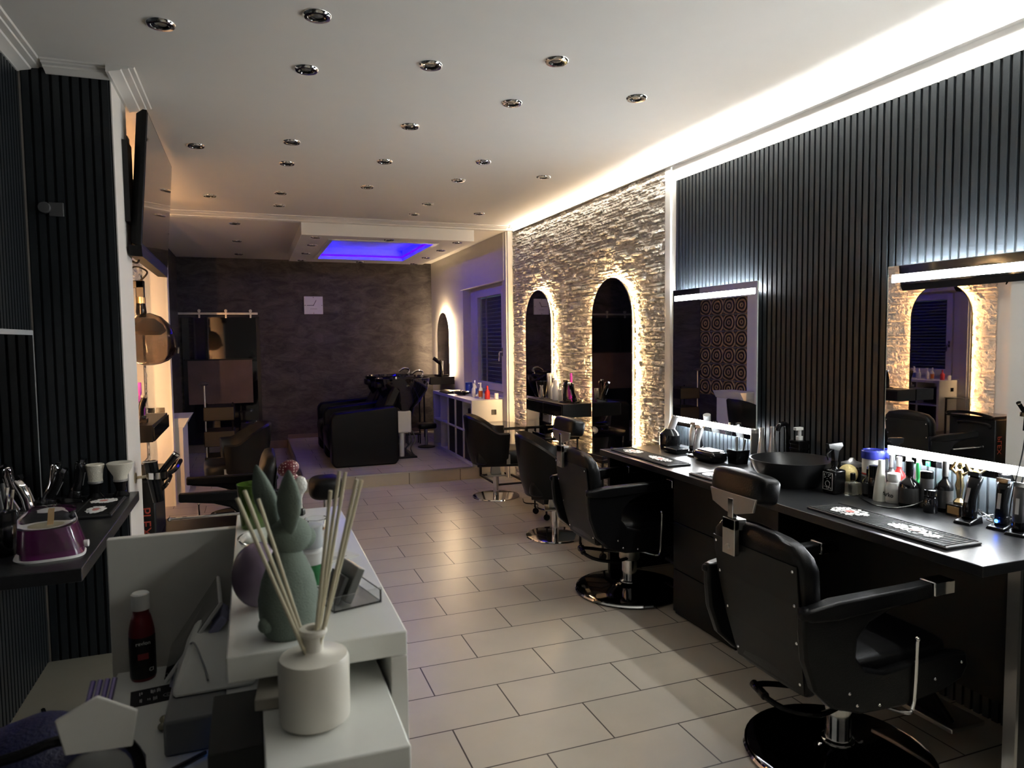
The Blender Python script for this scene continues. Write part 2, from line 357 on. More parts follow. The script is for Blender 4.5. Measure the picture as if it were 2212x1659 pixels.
for x, y, w_ in [(-1.15, 3.99, 'nearest'), (-1.15, 5.36, 'middle'), (-1.15, 6.73, 'farthest')]:
    dup(spot0, (x, y, RC), 0, 'small spotlight left of the ceiling box, %s of three' % w_, 'spotlights left of the ceiling box')

# LED strip mirrors on the slatted wall
def led_mirror(y0, y1, z0, z1, label):
    r = thing('led_mirror', label, 'mirror', (0, 0, 0), group='rectangular LED mirrors')
    X = 1.795
    MB().box(X, X + .006, y0, y1, z0, z1).build('mirror_glass', mirror, r, smooth=0)
    MB().box(X + .0065, X + .036, y0 + .05, y1 - .05, z0 + .05, z1 - .05).build('back_box', greyp, r, smooth=0)
    MB().box(X - .0015, X - .0002, y0 + .022, y1 - .022, z1 - .075, z1 - .040).build('led_bar', ledw, r, smooth=0)
    MB().box(X - .0015, X - .0002, y0 + .022, y1 - .022, z0 + .030, z0 + .065).build('led_bar', ledw, r, smooth=0)
    MB().box(X + .010, X + .022, y0 + .05, y1 - .05, z1 - .049, z1 - .044).build('back_light', ledb, r, smooth=0)
    MB().box(X + .010, X + .022, y0 + .05, y1 - .05, z0 + .044, z0 + .049).build('back_light', ledb, r, smooth=0)
    e = MB(); t = .002
    e.box(X - .0004, X + .0064, y0 - t, y0, z0, z1).box(X - .0004, X + .0064, y1, y1 + t, z0, z1).box(X - .0004, X + .0064, y0, y1, z1, z1 + t)
    e.build('glass_edge', mat('edge_glass', (0.55, 0.62, 0.6), 0.2), r, smooth=0)
    return r
led_mirror(-0.52, 0.372, 1.0, 1.955, 'rectangular mirror with bright LED bars beside the stone wall')
led_mirror(-2.42, -1.435, 1.035, 1.945, 'large rectangular mirror with LED bars at the right edge, reflecting an arched mirror')

# arched back-lit mirrors
def arch_pts(y0, y1, zb, zt, n=24, inset=0.0):
    r = (y1 - y0) / 2 - inset; c = (y0 + y1) / 2; zc = zt - (y1 - y0) / 2
    P = [(y0 + inset, zb + inset), (y1 - inset, zb + inset)]
    for i in range(n + 1):
        a = PI * i / n; P.append((c + r * math.cos(a), zc + r * math.sin(a)))
    return P
def arch_mirror(X, sgn, y0, y1, zb, zt, label, glassm, led, group, off=.045):
    """X: wall plane, sgn: direction into the room"""
    r = thing('arched_mirror', label, 'mirror', (0, 0, 0), group=group)
    P = arch_pts(y0, y1, zb, zt); xf = X + sgn * off
    MB().prism(P, xf, xf - sgn * .006, 'x').build('mirror_glass', glassm, r, smooth=0)
    Q = arch_pts(y0, y1, zb, zt, inset=-.006)
    ring = MB(); bm = ring.bm
    for (a, b) in (((xf + sgn * .002), (xf - sgn * .008)),):
        vo = [[bm.verts.new((x, p[0], p[1])) for p in Q] for x in (a, b)]; vi = [[bm.verts.new((x, p[0], p[1])) for p in P] for x in (a, b)]
        n = len(Q)
        for i in range(n):
            j = (i + 1) % n
            bm.faces.new((vo[0][i], vo[0][j], vo[1][j], vo[1][i])); bm.faces.new((vi[0][i], vi[1][i], vi[1][j], vi[0][j]))
            bm.faces.new((vo[0][i], vi[0][i], vi[0][j], vo[0][j])); bm.faces.new((vo[1][i], vo[1][j], vi[1][j], vi[1][i]))
    ring.build('frame', blackm, r, smooth=0)
    B_ = arch_pts(y0, y1, zb, zt, inset=.022)
    MB().prism(B_, xf - sgn * .0085, X + sgn * .001, 'x').build('back_box', dgreyp, r, smooth=0)
    L = arch_pts(y0, y1, zb, zt, inset=.016)[1:]; L = L + [(y0 + .016, zb + .016)]
    s = MB(); bm = s.bm; xa, xb = xf - sgn * .012, xf - sgn * .022
    va = [bm.verts.new((xa, p[0], p[1])) for p in L]; vb = [bm.verts.new((xb, p[0], p[1])) for p in L]
    L2 = arch_pts(y0, y1, zb, zt, inset=.020)[1:]; L2 = L2 + [(y0 + .020, zb + .020)]
    vc = [bm.verts.new((xa, p[0], p[1])) for p in L2]; vd = [bm.verts.new((xb, p[0], p[1])) for p in L2]
    for i in range(len(L) - 1):
        for a, b in ((va, vb), (vb, vd), (vd, vc), (vc, va)): bm.faces.new((a[i], a[i + 1], b[i + 1], b[i]))
    s.build('led_strip', led, r, smooth=0)
    return r
GA = 'arched back-lit mirrors'
arch_mirror(1.83, -1, 2.54, 3.21, 0.58, 2.125, 'farther of two tall arched mirrors with warm backlight on the right stone wall', smoked, ledwarm, GA)
arch_mirror(1.83, -1, 0.94, 1.62, 0.58, 2.12, 'nearer of two tall arched mirrors with warm backlight on the right stone wall', smoked, ledwarm, GA)
arch_mirror(1.752, -1, 6.12, 6.78, 0.98, 2.03, 'small arched mirror with warm white backlight beside the dark rear wall', smoked, ledrear, GA)
arch_mirror(XL, 1, 2.55, 3.22, 0.58, 2.12, 'farther arched back-lit mirror on the left stone wall behind the pillar', smoked, ledlf, GA)
arch_mirror(XL, 1, 0.93, 1.60, 0.58, 2.14, 'nearer arched back-lit mirror on the left stone wall, seen in the large LED mirror', smoked, ledleft, GA)

# ================= REAR ROOM =================
# clock
c = thing('wall_clock', 'square white wall clock with two thin hands on the dark rear wall', 'clock', (-0.11, YB - .03, 2.175))
MB().box(-.14, .14, 0, .028, -.135, .135).build('clock_face', whitep, c, bev=.004)
MB().cyl((0, -.003, 0), (0, -.001, 0), .006, 12).build('hub', blackp, c)
MB().box(-.100, 0, -.004, -.002, -.003, .003).build('minute_hand', blackp, c, smooth=0)
MB().box(-.003, .003, -.005, -.003, 0, .09, rot=Matrix.Rotation(math.radians(28), 3, 'Y'), piv=(0, -.004, 0)).build('hour_hand', blackp, c, smooth=0)
mk = MB()
for a, b_ in ((0, .12), (0, -.12), (.125, 0), (-.125, 0)): mk.box(a - .005, a + .005, -.002, .0002, b_ - .005, b_ + .005)
mk.box(-.05, .05, -.002, .0002, -.056, -.053); mk.build('markers', blackp, c, smooth=0)
# sliding glass door on a rail
d = bpy.data.objects.new('door_1', None); COL.objects.link(d); d['kind'] = 'structure'
MB().box(-2.0, -0.92, YB - .055, YB - .03, 2.03, 2.06).build('rail', satin, d, smooth=0)
rb = MB()
for x in (-1.72, -1.36, -1.02): rb.cyl((x, YB - .06, 2.085), (x, YB - .03, 2.085), .022, 14).box(x - .012, x + .012, YB - .058, YB - .05, 1.98, 2.09)
rb.build('rollers', satin, d)
MB().box(-1.96, -0.95, YB - .045, YB - .012, 0.13, 1.99).build('panel', darkglass, d, smooth=0)
MB().box(-1.90, -1.02, YB - .050, YB - .045, 0.72, 1.36).build('brown_panel', mat('door_brown', (0.10, 0.060, 0.048), 0.5, var=0.5, vscale=4, bump=0.3, bscale=20), d, smooth=0)  # thin mottled brown panel laid on the dark door glass
MB().box(-0.95, -0.90, YB - .05, YB - .002, 0.13, 2.0).build('frame', blackm, d, smooth=0)
MB().box(-1.65, -1.62, YB - .052, YB - .045, 1.36, 1.99).box(-1.95, -1.0, YB - .052, YB - .045, 1.36, 1.38).build('muntin', cabm, d, smooth=0)
# balcony door / window in the right wall
wn = bpy.data.objects.new('window_1', None); COL.objects.link(wn); wn['kind'] = 'structure'
fm = MB(); X0 = 1.862
fm.box(X0, X0 + .06, 3.86, 5.5, 2.27, 2.33).box(X0, X0 + .06, 3.86, 3.92, .92, 2.27).box(X0, X0 + .06, 5.32, 5.5, .92, 2.27).box(X0, X0 + .06, 3.92, 5.32, .92, .97)
fm.build('window_frame', trimw, wn, bev=.004)
sm = MB(); X1 = X0 - .025
sm.box(X1, X1 + .05, 4.06, 4.16, .98, 2.27).box(X1, X1 + .05, 5.12, 5.22, .98, 2.27).box(X1, X1 + .05, 4.16, 5.12, 2.18, 2.27).box(X1, X1 + .05, 4.16, 5.12, .98, 1.07)
sm.build('sash', trimw, wn, bev=.004)
MB().box(X0 + .001, X0 + .03, 5.225, 5.33, .97, 2.27).box(X0 + .001, X0 + .03, 3.915, 4.055, .97, 2.27).build('side_panel', trimw, wn, smooth=0)
MB().box(X0 + .01, X0 + .014, 4.16, 5.12, 1.07, 2.18).build('pane', glass, wn, smooth=0)
MB().box(X0 + .03, X0 + .045, 4.90, 4.92, 1.07, 2.18).build('shutter_rail', trimw, wn, smooth=0)
sh = MB(); z = 1.07
while z < 2.17: sh.box(X0 + .05, X0 + .062, 4.10, 5.18, z, z + .046); z += .05
sh.build('roller_shutter', mat('shutter_blue_grey', (0.14, 0.14, 0.20), 0.6), wn, smooth=0)
hd = MB(); hd.box(X1 - .012, X1, 4.085, 4.115, 1.42, 1.52).tube([(X1, 4.10, 1.47), (X1 - .045, 4.10, 1.47), (X1 - .05, 4.10, 1.46), (X1 - .05, 4.11, 1.36)], .010, 8)
hd.build('handle', chrome, wn)
struct('window_1_shutter_box', MB().box(1.742, 1.75, 3.80, 5.60, 2.33, RC).box(1.742, 1.762, 3.80, 5.60, 2.31, 2.335), white, bev=.003)
# glass block window in the left wall
gbm = mat('glass_block', (0.55, 0.40, 0.25), 0.08, trans=0.0, coat=0.6)
nt = gbm.node_tree; b = nt.nodes['Principled BSDF']; tc = nt.nodes.new('ShaderNodeTexCoord'); wv = nt.nodes.new('ShaderNodeTexWave'); wv.wave_type = 'RINGS'; wv.rings_direction = 'SPHERICAL'
wv.inputs['Scale'].default_value = 1.5; wv.inputs['Distortion'].default_value = 2.5; wv.inputs['Detail'].default_value = 1
mp_ = nt.nodes.new('ShaderNodeMapping'); mp_.inputs['Location'].default_value = (0, -4.29 / .285, -.73 / .245); mp_.inputs['Scale'].default_value = (0, 1 / .285, 1 / .245)
vm = nt.nodes.new('ShaderNodeVectorMath'); vm.operation = 'FRACTION'
v2 = nt.nodes.new('ShaderNodeVectorMath'); v2.operation = 'SUBTRACT'; v2.inputs[1].default_value = (0, 0.5, 0.5)
nt.links.new(tc.outputs['Object'], mp_.inputs[0]); nt.links.new(mp_.outputs[0], vm.inputs[0]); nt.links.new(vm.outputs[0], v2.inputs[0]); nt.links.new(v2.outputs[0], wv.inputs['Vector'])
bp = nt.nodes.new('ShaderNodeBump'); bp.inputs['Strength'].default_value = 1; bp.inputs['Distance'].default_value = .03; nt.links.new(wv.outputs['Fac'], bp.inputs['Height']); nt.links.new(bp.outputs['Normal'], b.inputs['Normal'])
mr = nt.nodes.new('ShaderNodeMix'); mr.data_type = 'RGBA'; mr.inputs[6].default_value = (0.03, 0.02, 0.012, 1); mr.inputs[7].default_value = (0.45, 0.27, 0.12, 1)  # light in the blocks is put into the colour as amber rings
nt.links.new(wv.outputs['Fac'], mr.inputs[0]); nt.links.new(mr.outputs[2], b.inputs['Base Color'])
g2 = bpy.data.objects.new('window_2', None); COL.objects.link(g2); g2['kind'] = 'structure'
gb = MB(); gg = MB()
for i in range(4):
    for j in range(6):
        y = 4.29 + i * .285; z = .73 + j * .245
        gb.box(XL - .09, XL - .012, y + .006, y + .279, z + .006, z + .239)
gb.build('glass_blocks', gbm, g2, bev=.012)
MB().box(XL - .1, XL - .02, 4.29, 5.43, .73, 2.20).build('grout', mat('grout_dark', (0.10, 0.08, 0.06), 0.8), g2, smooth=0)

# double wash unit
cz = 0.138
wu = thing('wash_chair', 'black double salon wash chair with block armrests and ceramic basins on the platform', 'wash chair', (0, 0, cz))
for y0, y1 in ((4.40, 4.62), (5.22, 5.42), (6.0, 6.2)):
    MB().prism([(-.19, .05), (-.15, 0), (.56, 0), (.60, .05), (.60, .66), (.56, .70), (-.14, .64), (-.19, .58)], y0, y1, 'y').build('armrest', blackl, wu, bev=.02)
for y0, y1 in ((4.63, 5.21), (5.43, 5.99)):
    MB().prism([(-.12, .12), (.50, .12), (.56, .30), (.50, .42), (-.18, .44), (-.22, .38), (-.20, .18)], y0, y1, 'y').build('seat', blackl, wu, bev=.03)
    MB().prism([(.32, .40), (.46, .38), (.72, .90), (.60, .95)], y0 + .02, y1 - .02, 'y').build('backrest', blackl, wu, bev=.03)
for yc in (4.90, 5.72):
    MB().lathe([(.10, .40), (.14, .58), (.22, .66), (.31, .80), (.345, .92), (.35, .96), (.325, .962), (.30, .90), (.24, .80), (.12, .74), (.03, .73)], (.76, yc, 0.05), 28, sx=1.0, sy=.84, cap1=True).build('basin', mat('black_ceramic', (0.006, 0.006, 0.009), 0.06, coat=0.6), wu)
    MB().tube(smoothpath([(1.0, yc, 1.00), (1.02, yc, 1.08), (.95, yc, 1.10), (.88, yc, 1.06)]), .014).cyl((1.0, yc, .94), (1.0, yc, 1.02), .026).build('tap', chrome, wu)
    MB().pillow((.46, yc, .93), .10, .26, .08).build('neck_rest', blackl, wu)
MB().box(.62, .84, 4.78, 5.02, .32, .60).build('pedestal', whitep, wu, bev=.02); MB().box(.62, .84, 5.60, 5.84, .32, .60).build('pedestal', whitep, wu, bev=.02)
MB().cyl((.72, 4.84, 0.0), (.72, 4.84, .33), .032).build('drain_pipe', whitep, wu)
hs = MB()
for k, (a, b_) in enumerate(((.66, .05), (.80, -.04), (.86, .02))): hs.tube(smoothpath([(a, 4.84 + b_, .34), (a + .03, 4.80 + b_, .22), (a - .03, 4.82, .12), (a + .02, 4.84, .01)]), .008)
hs.build('hoses', dgreyp, wu)
MB().box(.60, .90, 4.76, 5.9, 0, .02).build('base_plate', blackm, wu, smooth=0)

# white cube shelf below the window
ks = thing('cube_shelf', 'white open cube shelf unit with black inserts standing in front of the balcony window', 'shelf', (1.36, 3.88, cz))
Wd, Hh, Ln = .385, .775, 1.85; f = MB(); f.box(0, Wd, 0, Ln, 0, .035).box(0, Wd, 0, Ln, Hh - .038, Hh).box(0, Wd, 0, .038, .035, Hh - .038).box(0, Wd, Ln - .038, Ln, .035, Hh - .038)
f.box(0.002, Wd, .038, Ln - .038, Hh / 2 - .009, Hh / 2 + .009)
n = 5; cw = (Ln - .076) / n
for i in range(1, n): f.box(0.002, Wd, .038 + i * cw - .008, .038 + i * cw + .008, .035, Hh / 2 - .009).box(0.002, Wd, .038 + i * cw - .008, .038 + i * cw + .008, Hh / 2 + .009, Hh - .038)
f.build('frame', trimw, ks, smooth=0)
for i, j in ((1, 0), (2, 0), (1, 1), (2, 1), (0, 0)):
    y = .038 + i * cw + .012; z = (.036 if j == 0 else Hh / 2 + .010)
    MB().box(.02, Wd - .02, y, y + cw - .024, z, z + Hh / 2 - .05).build('door', cabm, ks, bev=.004)
so = tag(MB().box(1.60, 1.66, 3.868, 3.88, .60 + cz, .66 + cz).build('power_socket', blackp, bev=.003), 'small black socket on the near end of the white cube shelf', 'socket')
ks2 = tag(MB().box(1.40, 1.68, 3.94, 4.18, .42 + cz, .66 + cz).build('storage_box', cabm, bev=.01), 'black box inside the nearest upper cube of the white shelf', 'box')
zt = cz + Hh
bt = bpy.data.objects
def bottle(name, label, cat, loc, r, h, bodym, capm, neck=.35, caph=.22, group=None, square=False, labelm=None, txt=None, txtm=None, style='screw', rz=0.0):
    """bottle: body, cap, optional label with lettering facing local -x"""
    t = thing(name, label, cat, loc, rz, group)
    hb = h * (1 - caph)
    if square:
        MB().box(-r, r, -r, r, 0, hb * .86).build('body', bodym, t, bev=r * .22)
        MB().lathe([(r * .5, hb * .86), (r * neck, hb * .93), (r * neck, hb)], seg=18).build('neck', bodym, t)
    else:
        if style == 'cone': pr = [(r, 0), (r * 1.02, h * .04), (r * .86, hb * .4), (r * .55, hb * .8), (r * neck, hb)]
        elif style == 'tube': pr = [(r * .96, 0), (r, h * .02), (r, hb * .97), (r * .96, hb)]
        else: pr = [(r * .93, 0), (r, h * .03), (r, hb * .68), (r * .92, hb * .76), (r * neck * 1.2, hb * .9), (r * neck, hb * .94), (r * neck, hb)]
        MB().lathe(pr, seg=22).build('body', bodym, t)
    cr = r * (neck * 1.15 if style != 'tube' else 1.0)
    if style == 'pump':
        MB().cyl((0, 0, hb), (0, 0, hb + caph * h * .45), cr, 14).build('collar', capm, t)
        MB().cyl((0, 0, hb + caph * h * .4), (0, 0, h * .97), cr * .35, 10).box(-r * 1.3, r * .35, -r * .28, r * .28, h * .95, h).build('pump_head', capm, t, bev=.002)
    elif style == 'spray':
        MB().cyl((0, 0, hb), (0, 0, hb + .02), cr * 1.1, 14).build('collar', capm, t)
        s_ = MB().prism([(-.045, h - .03), (-.05, h - .004), (.035, h), (.045, h - .02), (.02, h - .045), (.012, hb + .02), (-.010, hb + .02), (-.016, h - .035)], -.011, .011, 'y')
        s_.build('spray_head', capm, t, bev=.003)
        MB().tube(smoothpath([(-.018, 0, h - .035), (-.045, 0, h - .055), (-.040, 0, h - .085)]), .004, 6).build('trigger', capm, t)
    else:
        MB().lathe([(cr, hb - .0), (cr, h * .985), (cr * .85, h)], seg=18).build('cap', capm, t)
    if labelm:
        a, b_ = (hb * .12, hb * .62) if style != 'tube' else (hb * .2, hb * .8)
        if square: MB().box(-r - .0012, -r, -r * .82, r * .82, a, b_).build('label', labelm, t, smooth=0)
        else: MB().lathe([(r * 1.012, a), (r * 1.012, b_)], seg=22, cap0=False, cap1=False).build('label', labelm, t)
        if txt: text(txt, r * .85, txtm or blackp, [c for c in t.children if c.name.startswith('label')][0], (-(r * 1.03 + .001), 0, (a + b_) / 2), (PI / 2, 0, -PI / 2))
    return t
red = mat('red_plastic', (0.55, 0.03, 0.03), 0.3); blue = mat('blue_plastic', (0.02, 0.05, 0.35), 0.3); purple = mat('purple_plastic', (0.25, 0.03, 0.35), 0.3)
green = mat('green_plastic', (0.02, 0.30, 0.08), 0.25); silver = mat('silver_plastic', (0.5, 0.5, 0.5), 0.3, metal=0.8); orange = mat('orange_plastic', (0.6, 0.15, 0.03), 0.3)
GR = 'bottles on the white cube shelf'
bottle('spray_bottle', 'red bottle at the near end of the white cube shelf', 'bottle', (1.60, 4.02, zt), .032, .16, red, red, group=GR)
bottle('jar', 'small white jar right of the red bottle on the white cube shelf', 'jar', (1.70, 3.98, zt), .026, .07, whitep, whitep, style='tube', group=GR)
bottle('shampoo_bottle', 'white bottle with an orange label left of the red bottle on the cube shelf', 'bottle', (1.56, 4.16, zt), .026, .19, whitep, whitep, labelm=orange, group=GR)
bottle('shampoo_bottle', 'white pump bottle with clear body second left of the red bottle', 'bottle', (1.60, 4.28, zt), .026, .18, whitep, whitep, style='pump', group=GR)
bottle('shampoo_bottle', 'plain white bottle third left of the red bottle on the cube shelf', 'bottle', (1.54, 4.38, zt), .026, .17, whitep, whitep, group=GR)
bottle('shampoo_bottle', 'tall white bottle with a blue label among the shelf bottles', 'bottle', (1.60, 4.52, zt), .026, .20, whitep, whitep, labelm=blue, group=GR)
bottle('measuring_cup', 'blue plastic beaker in front of the window frame on the cube shelf', 'beaker', (1.66, 4.98, zt), .045, .15, blue, blue, style='tube', group=GR)
bt_ = thing('hair_color_bowl', 'black heap of tint bowls lying on the white cube shelf', 'bowl', (1.50, 4.75, zt))
MB().lathe([(.05, 0), (.10, .02), (.115, .045), (.10, .04), (.05, .012)], cap1=True).build('bowl', blackp, bt_)
MB().tube([(.0, -.12, .012), (-.02, -.05, .02), (.02, .12, .05)], .010).build('brush', blackp, bt_)
tag(MB().prism([(-.14, 0), (.14, 0), (.10, .018), (-.05, .035), (-.12, .02)], 5.0, 5.4, 'y').build('folded_cape', blackl, bev=.01, loc=(1.50, .02, zt)), 'black folded cape lying at the far part of the cube shelf top', 'cape')
# wall drawer below the small arched mirror, with things on it
wdw = thing('wall_console', 'slim black wall-hung drawer below the small rear arched mirror', 'console', (1.38, 5.95, .98))
MB().box(0, .36, 0, .85, 0, .11).build('body', cabm, wdw, bev=.004); MB().box(-.008, 0, .01, .84, .008, .102).build('drawer_front', blackp, wdw, bev=.003)
t = thing('styling_tool_holder', 'dark rack of hair dryer and irons before the small rear arched mirror', 'tool rack', (1.58, 6.1, 1.091))
MB().box(-.08, .08, -.10, .10, 0, .03).build('base', blackp, t, bev=.006)
MB().cyl((0, -.03, .03), (-.03, -.06, .24), .022).cyl((-.03, -.06, .20), (-.12, -.02, .27), .032, 16, .026).build('hair_dryer', blackp, t)
MB().cyl((.03, .05, .03), (.05, .09, .22), .014).cyl((.0, .03, .03), (-.02, .0, .19), .012).build('curling_iron', chrome, t)
bottle('product_bottle', 'black bottle standing beside the rear tool rack', 'bottle', (1.55, 5.98, 1.091), .03, .14, blackp, blackp)
# thin black table and stool frame beside the basin
tb = thing('side_table', 'thin black metal side table by the dark rear wall beside the wash basin', 'table', (1.15, 6.75, cz))
MB().box(-.22, .30, -.18, .18, .66, .68).build('table_top', blackm, tb, smooth=0)
for x in (-.20, .28):
    for y in (-.16, .16): MB().cyl((x, y, 0), (x, y, .66), .012, 8).build('leg', blackm, tb)
st = thing('foot_stool', 'small black foot stool near the wall beside the wash basin', 'stool', (1.12, 6.0, cz))
MB().box(-.10, .10, -.07, .07, .13, .145).build('top', blackm, st, smooth=0)
for x in (-.09, .09):
    for y in (-.06, .06): MB().cyl((x, y, 0), (x, y, .13), .008, 8).build('leg', blackm, st)
st = thing('saddle_stool', 'low black stool with silver leg in front of the white cube shelf', 'stool', (1.22, 5.6, cz))
MB().pillow((0, 0, .30), .26, .26, .08).build('seat', blackl, st); MB().cyl((0, 0, .02), (0, 0, .27), .02).build('column', satin, st)
MB().lathe([(.12, 0), (.12, .012), (.03, .03)]).build('base', blackm, st)
# rear left: white cabinet, tool trolley with stand
wc = thing('white_cabinet', 'white low cabinet with overhanging top just behind the left opening', 'cabinet', (XL + .01, 4.0, 0))
MB().box(0, .27, 0, .60, .0, .75).build('body', trimw, wc, bev=.003); MB().prism([(0, .75), (.28, .75), (.335, .85), (0, .85)], -.01, .61, 'y').build('top', trimw, wc, bev=.003)
tr = thing('tool_trolley', 'black tool trolley with a pale upright rod behind the white cabinet', 'trolley', (-1.42, 5.0, 0))
MB().box(-.15, .18, -.2, .2, .12, .30).box(-.15, .18, -.2, .2, .42, .60).box(-.15, .18, -.2, .2, .72, .88).build('trays', cabm, tr, bev=.008)
MB().cyl((-.13, -.17, .05), (-.13, -.17, 1.14), .010, 8).lathe([(.03, 1.13), (.055, 1.15), (.02, 1.17)], (-.13, -.17, 0)).build('rod', satin, tr)
for x in (-.13, .16):
    for y in (-.17, .17): MB().cyl((x, y - .01, .025), (x, y + .01, .025), .025, 12).cyl((x, y, .04), (x, y, .9), .008, 6).build('caster', blackp, tr)
# ================= BARBER CHAIRS =================
def make_barber(name, label, group):
    """faces +x, origin at floor below the column"""
    t = thing(name, label, 'barber chair', group=group)
    MB().lathe([(.335, 0), (.345, .008), (.335, .022), (.31, .027), (.20, .034), (.12, .043), (.075, .052), (.066, .058)], seg=48).build('base', mat('black_chrome', (0.10, 0.10, 0.105), 0.06, metal=1.0) if 'black_chrome' not in MATS else MATS['black_chrome'], t)
    MB().lathe([(.345, .006), (.352, .012), (.345, .020)], seg=48, cap0=False, cap1=False).build('base_rim', chrome, t)
    MB().cyl((0, 0, .058), (0, 0, .25), .048, 28).lathe([(.060, .055), (.060, .066), (.048, .072)], seg=28).build('column', chrome, t)
    MB().lathe([(.060, .205), (.066, .215), (.066, .33), (.05, .34)], seg=28).build('column_sleeve', satin, t)
    pd = smoothpath([(-.02, .05, .235), (-.10, .12, .235), (-.24, .14, .262), (-.30, .11, .268), (-.27, .00, .240), (-.16, -.06, .222), (-.03, -.04, .222)], 5)
    MB().tube(pd, .011, 10).cyl((-.28, .15, .265), (-.30, .06, .262), .017, 12).build('pump_pedal', blackp, t)
    MB().box(-.20, .20, -.19, .19, .335, .365).build('seat_plate', blackm, t, bev=.004)
    MB().pillow((.02, 0, .44), .56, .49, .15, e=.28).build('seat', blackl, t)
    # backrest: lofted curved panel leaning back
    rings = []
    for k, (z, w, x, th) in enumerate([(.37, .17, -.300, .05), (.40, .195, -.305, .07), (.55, .215, -.325, .085), (.72, .235, -.350, .095), (.84, .245, -.368, .095), (.90, .235, -.378, .085), (.935, .20, -.384, .06), (.948, .14, -.386, .02)]):
        ring = []
        for a in range(24):
            q = 2 * PI * a / 24; cx_ = math.copysign(abs(math.cos(q)) ** .45, math.cos(q)); sy_ = math.copysign(abs(math.sin(q)) ** .35, math.sin(q))
            ring.append((x + th / 2 * cx_, w * sy_, z - .018 * (sy_ ** 2 if k > 4 else 0)))
        rings.append(ring)
    MB().loft(rings).build('backrest', blackl, t, smooth=50)
    pp = []
    for k, (z, w, x) in enumerate([(.385, .175, -.331), (.55, .200, -.369), (.72, .218, -.399), (.86, .222, -.417)]): pp.append([(x, -w, z), (x - .004, -w, z), (x - .004, w, z), (x, w, z)])
    MB().loft(pp).build('back_panel', cabm, t, smooth=0)
    for z, w, x in [(.42, .165, -.340), (.58, .185, -.376), (.72, .20, -.402), (.84, .205, -.417)]:
        for s in (-1, 1): MB().ell((x - .003, w * s, z), .004, .006, .006, 10, 6).build('back_bolt', chrome, t)
    # arms
    for s in (-1, 1):
        y0, y1 = sorted((s * .235, s * .275))
        out = [(-.43, .735), (-.43, .655), (-.42, .56), (-.38, .45), (-.30, .375), (-.18, .335), (.0, .325), (.20, .345), (.30, .375), (.33, .42), (.32, .47), (.24, .485), (.05, .475), (-.08, .465), (-.165, .49), (-.205, .54), (-.20, .60), (-.15, .65), (-.06, .68), (.10, .70), (.10, .72)]
        a = MB().prism(out, y0, y1, 'y').build('arm_panel', blackl, t, bev=.010)
        yc = s * .262
        MB().loft([[(x, yc - w, z0), (x, yc + w, z0), (x, yc + w * .9, z1), (x, yc - w * .9, z1)] for x, w, z0, z1 in ((-.44, .012, .70, .725), (-.40, .024, .69, .735), (-.30, .030, .685, .748), (.05, .030, .70, .752), (.125, .028, .705, .755))]).build('armrest', blackl, t, bev=.008)
        MB().box(.126, .225, yc - .032, yc + .032, .708, .758).build('armrest_cap', chrome, t, bev=.004)
        for x, z in ((-.235, .42), (-.20, .372), (-.10, .355), (.16, .40), (.29, .44)): MB().ell((x, s * .277, z), .006, .004, .006, 10, 6).build('bolt', chrome, a)
    MB().tube(smoothpath([(.06, -.285, .56), (.055, -.285, .40), (.045, -.285, .32), (.02, -.28, .305), (-.05, -.22, .32)]), .006, 8).ell((.06, -.285, .565), .009, .009, .009, 10, 6).build('recline_lever', chrome, t)
    # foot rest
    MB().box(.20, .26, -.15, .15, .30, .36, rot=Matrix.Rotation(.0, 3, 'Y')).loft([[(.24, -.16, .36), (.24, .16, .36), (.24, .16, .34), (.24, -.16, .34)], [(.44, -.15, .12), (.44, .15, .12), (.42, .15, .11), (.42, -.15, .11)]]).build('leg_rest', blackl, t, bev=.006)
    MB().box(.38, .56, -.18, .18, .095, .115).build('foot_rest', satin, t, bev=.004)
    # headrest
    mt = Matrix.Rotation(.18, 3, 'Y')
    MB().pillow((-.385, .085, 1.075), .105, .30, .108, e=.42, mtx=mt).build('headrest', blackl, t)
    MB().prism([(-.045, 1.050), (.215, 1.050), (.20, 1.00), (.12, .975), (.06, .975), (-.03, 1.00)], -.442, -.432, 'x').build('headrest_bracket', satin, t, bev=.002)
    MB().box(-.445, -.425, .075, .105, .87, 1.03).build('headrest_stem', chrome, t, bev=.002)
    MB().box(-.452, -.40, .055, .125, .915, .955).box(-.452, -.43, .055, .125, .82, .955).cyl((-.458, .09, .85), (-.45, .09, .85), .010, 12).build('stem_clamp', satin, t, bev=.002)
    kids = {}
    for c_ in t.children: kids.setdefault(c_.name.split('.')[0], []).append(c_)
    def under(par, *names):
        for n_ in names:
            for c_ in kids.get(n_, []):
                if c_.parent == t: c_.parent = par
    bk = kids['backrest'][0]; under(bk, 'back_panel', 'back_bolt')
    under(kids['headrest'][0], 'headrest_bracket', 'headrest_stem', 'stem_clamp'); under(kids['base'][0], 'base_rim'); under(kids['column'][0], 'column_sleeve')
    for i_ in (0, 1): kids['armrest_cap'][i_].parent = kids['armrest'][i_]
    return t
GB = 'barber chairs at the dark counter'
b0 = make_barber('barber_chair', 'nearest black barber chair with chrome armrest cap before the large LED mirror', GB)
b0.location = (1.05, -1.915, 0)
dup(b0, (1.21, -.03, 0), 0, 'black barber chair at the far end of the dark counter near the stone wall', GB)

